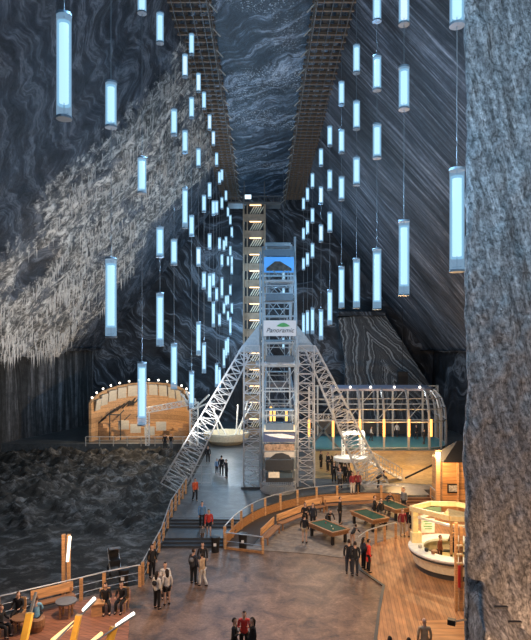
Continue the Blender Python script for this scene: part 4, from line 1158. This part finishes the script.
def ph(px, py, z, rz, kind, label, *a, **k):
    x, y, z = pp_(px, py, z); return person(x, y, z, rz, kind, label, *a, **k)
person(-1.06,21.95,0,1.4,'fold','person in black jacket, leftmost of the trio at the bottom edge',BK,BK,h=1.68)
person(-.70,22.55,0,0,'phone','person in red jacket with hair in a bun, middle of the trio at the bottom',RD,BK,h=1.68)
person(-.36,21.95,0,-1.2,'stand','person with long dark hair in black, rightmost of the trio at the bottom',BK,BK,'long',h=1.7)
person(6.12,21.7,.06,PI,'stand','bald person in long beige coat walking away at the bottom right',BE,BR_,None,long_=1)
person(4.55,20.5,.04,PI,'stand','left of two dark haired heads just above the bottom edge on the deck',BK,BK,h=1.66)
person(5.2,20.4,.04,PI,'stand','right of two dark haired heads just above the bottom edge on the deck',BR_,BK,h=1.66)
ph(157,609,0,PI*.8,'stand','woman in white top and black trousers with dark backpack near the railing',WH,BK,'long',bag=BK,h=1.7)
ph(167,605,0,-2.6,'stand','bare legged woman in pale top and dark shorts beside the white-topped group',WH,BK,'long',shorts=1,h=1.64)
ph(165,599,0,.3,'phone','person in white shirt facing the viewer, behind the bare legged woman',WH,DK,h=1.74)
ph(152,577.5,0,.8,'stand','person in all black leaning by the end of the timber railing',BK,BK,'long',h=1.72)
ph(193.5,584,0,2.6,'stand','man with dark backpack left of the pair below the steps',DK,BK,bag=GY,h=1.76)
ph(202.5,586,0,-2.2,'walk','person in cream top and trousers in the group below the steps',BE,WH,h=1.62)
ph(202.5,575,0,.2,'stand','dark dressed person behind the cream-topped walker below the steps',BK,DK,h=1.70)
ph(208.8,537,.25,.1,'walk','person in bright red jacket and black shorts descending the dark steps',RD,BK,h=1.7,shorts=1)
ph(202,528,.47,.2,'walk','person in blue and black coming down the dark steps beside the red jacket',BL,BK,h=1.68)
ph(202.5,541,.12,.1,'walk','small child on the lowest dark step in front of the adults',GY,BR_,h=.95)
ph(195,501,U2,.5,'walk','person in orange-red jacket walking on the plaza above the steps',(.55,.09,.03),BK,h=1.66)
ph(217,474,U2,.4,'stand','child in light blue near the left raking leg',(.18,.34,.6),DK,h=1.35)
ph(221.5,476,U2,2.9,'stand','tall person in black between the child in blue and the lattice column',BK,BK,h=1.78)
ph(226.5,478,U2,-1.0,'phone','person in dark coat, rightmost of the trio left of the lattice column',DK,BK,h=1.6,long_=1)
ph(208,463,U2,0,'stand','dark figure far back beside the left raking leg',BK,BK,h=1.65)
ph(165,449.5,U2,.2,'stand','left of two dark figures at the amphitheatre railing',BK,BK)
ph(171,449.5,U2,-.3,'stand','right of two dark figures at the amphitheatre railing, grey trousers',BK,GY)
ph(321,468.5,U2,.9,'stand','lone dark figure on the ochre floor left of the crowd',BK,BK,h=1.6)
crowd = [(328,472,1.75,'tall dark figure at the left end of the crowd by the ramp'),(332,475,1.7,'second figure from the left in the crowd by the ramp'),(336.5,473,1.7,'third figure from the left in the crowd by the ramp, at the back'),
 (341,474,1.72,'fourth figure from the left in the crowd by the ramp, at the back'),(334,483,1.7,'nearer dark figure at the left front of the crowd'),(339.5,485,1.7,'dark figure in the middle front of the crowd'),
 (345,483,1.66,'dark figure at the right front of the crowd'),(340,489.5,1.7,'grey coated figure nearest the curved railing in front of the crowd'),(348,470,1.7,'figure at the right back of the crowd against the lit ramp'),(349.5,487,1.6,'rightmost dark figure of the crowd by the ramp')]
for i, (x, y, h, lb) in enumerate(crowd):
    ph(x, y, U2, random.uniform(-3,3), ('stand','phone','fold')[i % 3], lb, BK if i != 7 else GY, DK if i % 2 else BK, ('short','long')[i % 2], h=h, group='visitors crowding by the ramp')
ph(352.5,494,U2,.4,'stand','person in white trousers and dark red top behind the curved railing',(.25,.03,.04),WH,'long',h=1.68)
ph(358,493.5,U2,-.5,'stand','person in dark red jacket and black trousers behind the curved railing',(.2,.03,.035),BK,h=1.7)
ph(378,488,U2,1.4,'bend','dark figure bending behind the curved railing right of the ramp',DK,BK)
ph(304.5,543,.03,2.7,'stand','player in black with pale shorts at the left corner of the nearest billiard table',BK,BE,h=1.72,shorts=1)
ph(305,529,.03,.3,'fold','left of two dark players behind the nearest billiard table',BK,BK)
ph(313,529.5,.03,-.5,'stand','right of two dark players behind the nearest billiard table',DK,BK,'long')
person(4.35,38.0,.03,.2,'bend','player bending over the far side of the nearest billiard table',BK,BK)
ph(340,524,.03,1.2,'stand','tall figure in black standing between the first two billiard tables',BK,BK,h=1.82)
ph(352.3,545,.03,2.4,'bend','dark player bending at the near end of the middle billiard table',BK,SK,h=1.4)
ph(349,574,.0,2.9,'stand','left man in black of the foursome at the deck edge',BK,DK,h=1.8)
ph(355,576,.0,-2.9,'stand','man in black, second from left of the foursome at the deck edge',BK,DK,h=1.78)
ph(363.5,569,.035,1.9,'stand','dark haired woman in dark coat beside the red coat at the deck edge',DK,BK,'long',h=1.68)
ph(368.5,572,.035,1.7,'stand','woman in bright red coat with black bag at the deck edge',(.75,.05,.03),BK,'short',h=1.72,long_=1,bag=BK)
ph(402.5,536,.035,.1,'stand','person in dark red jumper and pale trousers on the deck by the bar',(.24,.02,.03),BE,h=1.7)
ph(411,537,.035,-2.9,'stand','blond person in long black coat on the deck left of the bar',BK,BE,'long',(.35,.2,.08),h=1.68,long_=1)
ph(381,524,.03,.6,'stand','player in black at the left of the furthest billiard table',BK,GY,h=1.72)
person(9.25,42.5,.03,.2,'bend','player leaning over the back of the furthest billiard table',DK,BK)
person(10.35,42.0,.03,-.8,'stand','player with pale shirt front at the back right of the furthest billiard table',GY,BK)
ph(374.5,521,.03,1.2,'fold','dark player between the middle and furthest billiard tables',BK,BK)
person(BX-.75,BY-.35,.285,.9,'stand','bartender in brown apron inside the round bar',(.22,.07,.03),BR_,h=1.6)
person(BX+.15,BY+.2,.285,-.9,'phone','second bartender in black inside the round bar, by the canopy post',BK,BK,h=1.66)
pv = [(371,441,1.2,WH,'player in white shirt on the teal floor of the pavilion'),(397,437,-.6,WH,'player in pale shirt at the centre of the teal floor'),(416,439,.3,DK,'dark dressed player at the right of the teal floor'),(424,444,2.0,BK,'dark dressed player nearest the rounded end of the pavilion')]
for x, y, r, c_, lb in pv: ph(x, y, U2+.12, r, 'walk', lb, c_, DK)
seat = [(cA[0],cA[1],.35,.04,'woman in black seated with dark hair, left of the seated pair',BK,'long',HB),(cB[0]+.12,cB[1]+.02,-.2,.04,'person in black seated, right of the seated pair',BK,'short',HB),
 (cC[0],cC[1],PI+.2,.14,'visitor in light blue top seated with back turned on the pouffe',(.16,.36,.5),'short',BR_),
 (-10.9,23.9,1.3,.04,'visitor with reddish hair seated at the far left edge',BK,'long',HBR),(G(19,622)[0],G(19,622)[1],0,.04,'visitor in black seated behind the brown table',BK,'long',HBR)]
for x, y, r, z, lb, c_, hr, hc in seat: person(x, y, z, r, 'sit', lb, c_, BK, hr, hc)

# ------------------------------------------------------------------ light
def spot(name, loc, target, power, col, ang=80, r=.1, blend=.6):
    ld = bpy.data.lights.new(name, 'SPOT'); ld.energy = power; ld.color = col; ld.spot_size = math.radians(ang); ld.spot_blend = blend; ld.shadow_soft_size = r
    o = bpy.data.objects.new(name, ld); COL.objects.link(o); o.location = loc
    o.rotation_euler = (Vector(target) - Vector(loc)).to_track_quat('-Z', 'Y').to_euler(); return o
WARM = (1.0,.62,.30); AMB = (1.0,.5,.16)
plight('bar_light', (BX-.2, BY+.2, 2.7), 120, (1,.8,.4))
plight('kiosk_light', (12.6, 40.9, 4.2), 500, WARM)
plight('deck_light', (7.8, 25, 6.5), 1300, WARM)
plight('deck_light', (10.5, 36.5, 5.5), 1200, WARM)
plight('game_light', (3.5, 38.5, 5.0), 700, (1,.72,.48))
plight('ground_light', (0.5, 25, 7), 1300, (1,.58,.32))
plight('terrace_light', (-8.0, 24.6, 4.2), 620, (1,.66,.42))
plight('terrace_light', (-3.3, 12.0, 6.6), 420, (1,.66,.42))
plight('rubble_light', (-15, 50, 8), 900, (.95,.95,1))
plight('ochre_light', (12.5, 53, 5.5), 2300, (1,.58,.22))
plight('ramp_light', (8.2, 49.4, 5.2), 500, (1,.9,.7))
plight('plaza_light', (-2.5, 56, 7), 600, (.85,.95,1))
plight('amphi_light', (-14.5, 67.6, 6.2), 1500, (1,.72,.42))
for x in (9.8, 12.3, 15.0, 17.5): plight('amber_light', (x, 63.5, 3.2), 160, AMB)
for x in (8.5, 13, 17.5): plight('pavilion_light', (x, 67.5, 6.6), 200, (.85,.93,1))
plight('pool_light', (-4.2, 67.8, 5.5), 500, (1,.96,.85))
spot('crust_light', (-3, 40, 3), (-17, 56, 22), 12000, (1,.93,.85), 75)
spot('wheel_light', (-1, 34, 3), (1.4, 46, 13), 1700, (.8,.92,1), 60)
spot('pillar_light', (9.5, 12.5, 1.5), (8.5, 17, 5.5), 2500, (1,.58,.34), 110)
spot('pillar_light', (6.5, 8, 19), (9, 17, 18), 2300, (.62,.82,1), 110)
w = bpy.data.worlds.new('w'); S.world = w; w.use_nodes = True
w.node_tree.nodes['Background'].inputs[0].default_value = (.25,.4,.65,1); w.node_tree.nodes['Background'].inputs[1].default_value = .10

# ------------------------------------------------------------------ camera
cd = bpy.data.cameras.new('camera'); cam = bpy.data.objects.new('camera', cd); COL.objects.link(cam)
cam.location = (0, 0, CZ); cam.rotation_euler = (PI/2, 0, 0)
cd.sensor_fit = 'AUTO'; cd.sensor_width = 36; cd.lens = 36*F/640
cd.shift_x = 3.5/640; cd.shift_y = 28/640; cd.clip_end = 300; cd.clip_start = .1
S.camera = cam
S.view_settings.view_transform = 'Standard'; S.view_settings.look = 'None'; S.view_settings.gamma = 1; S.view_settings.exposure = 0
S.view_settings.use_curve_mapping = False
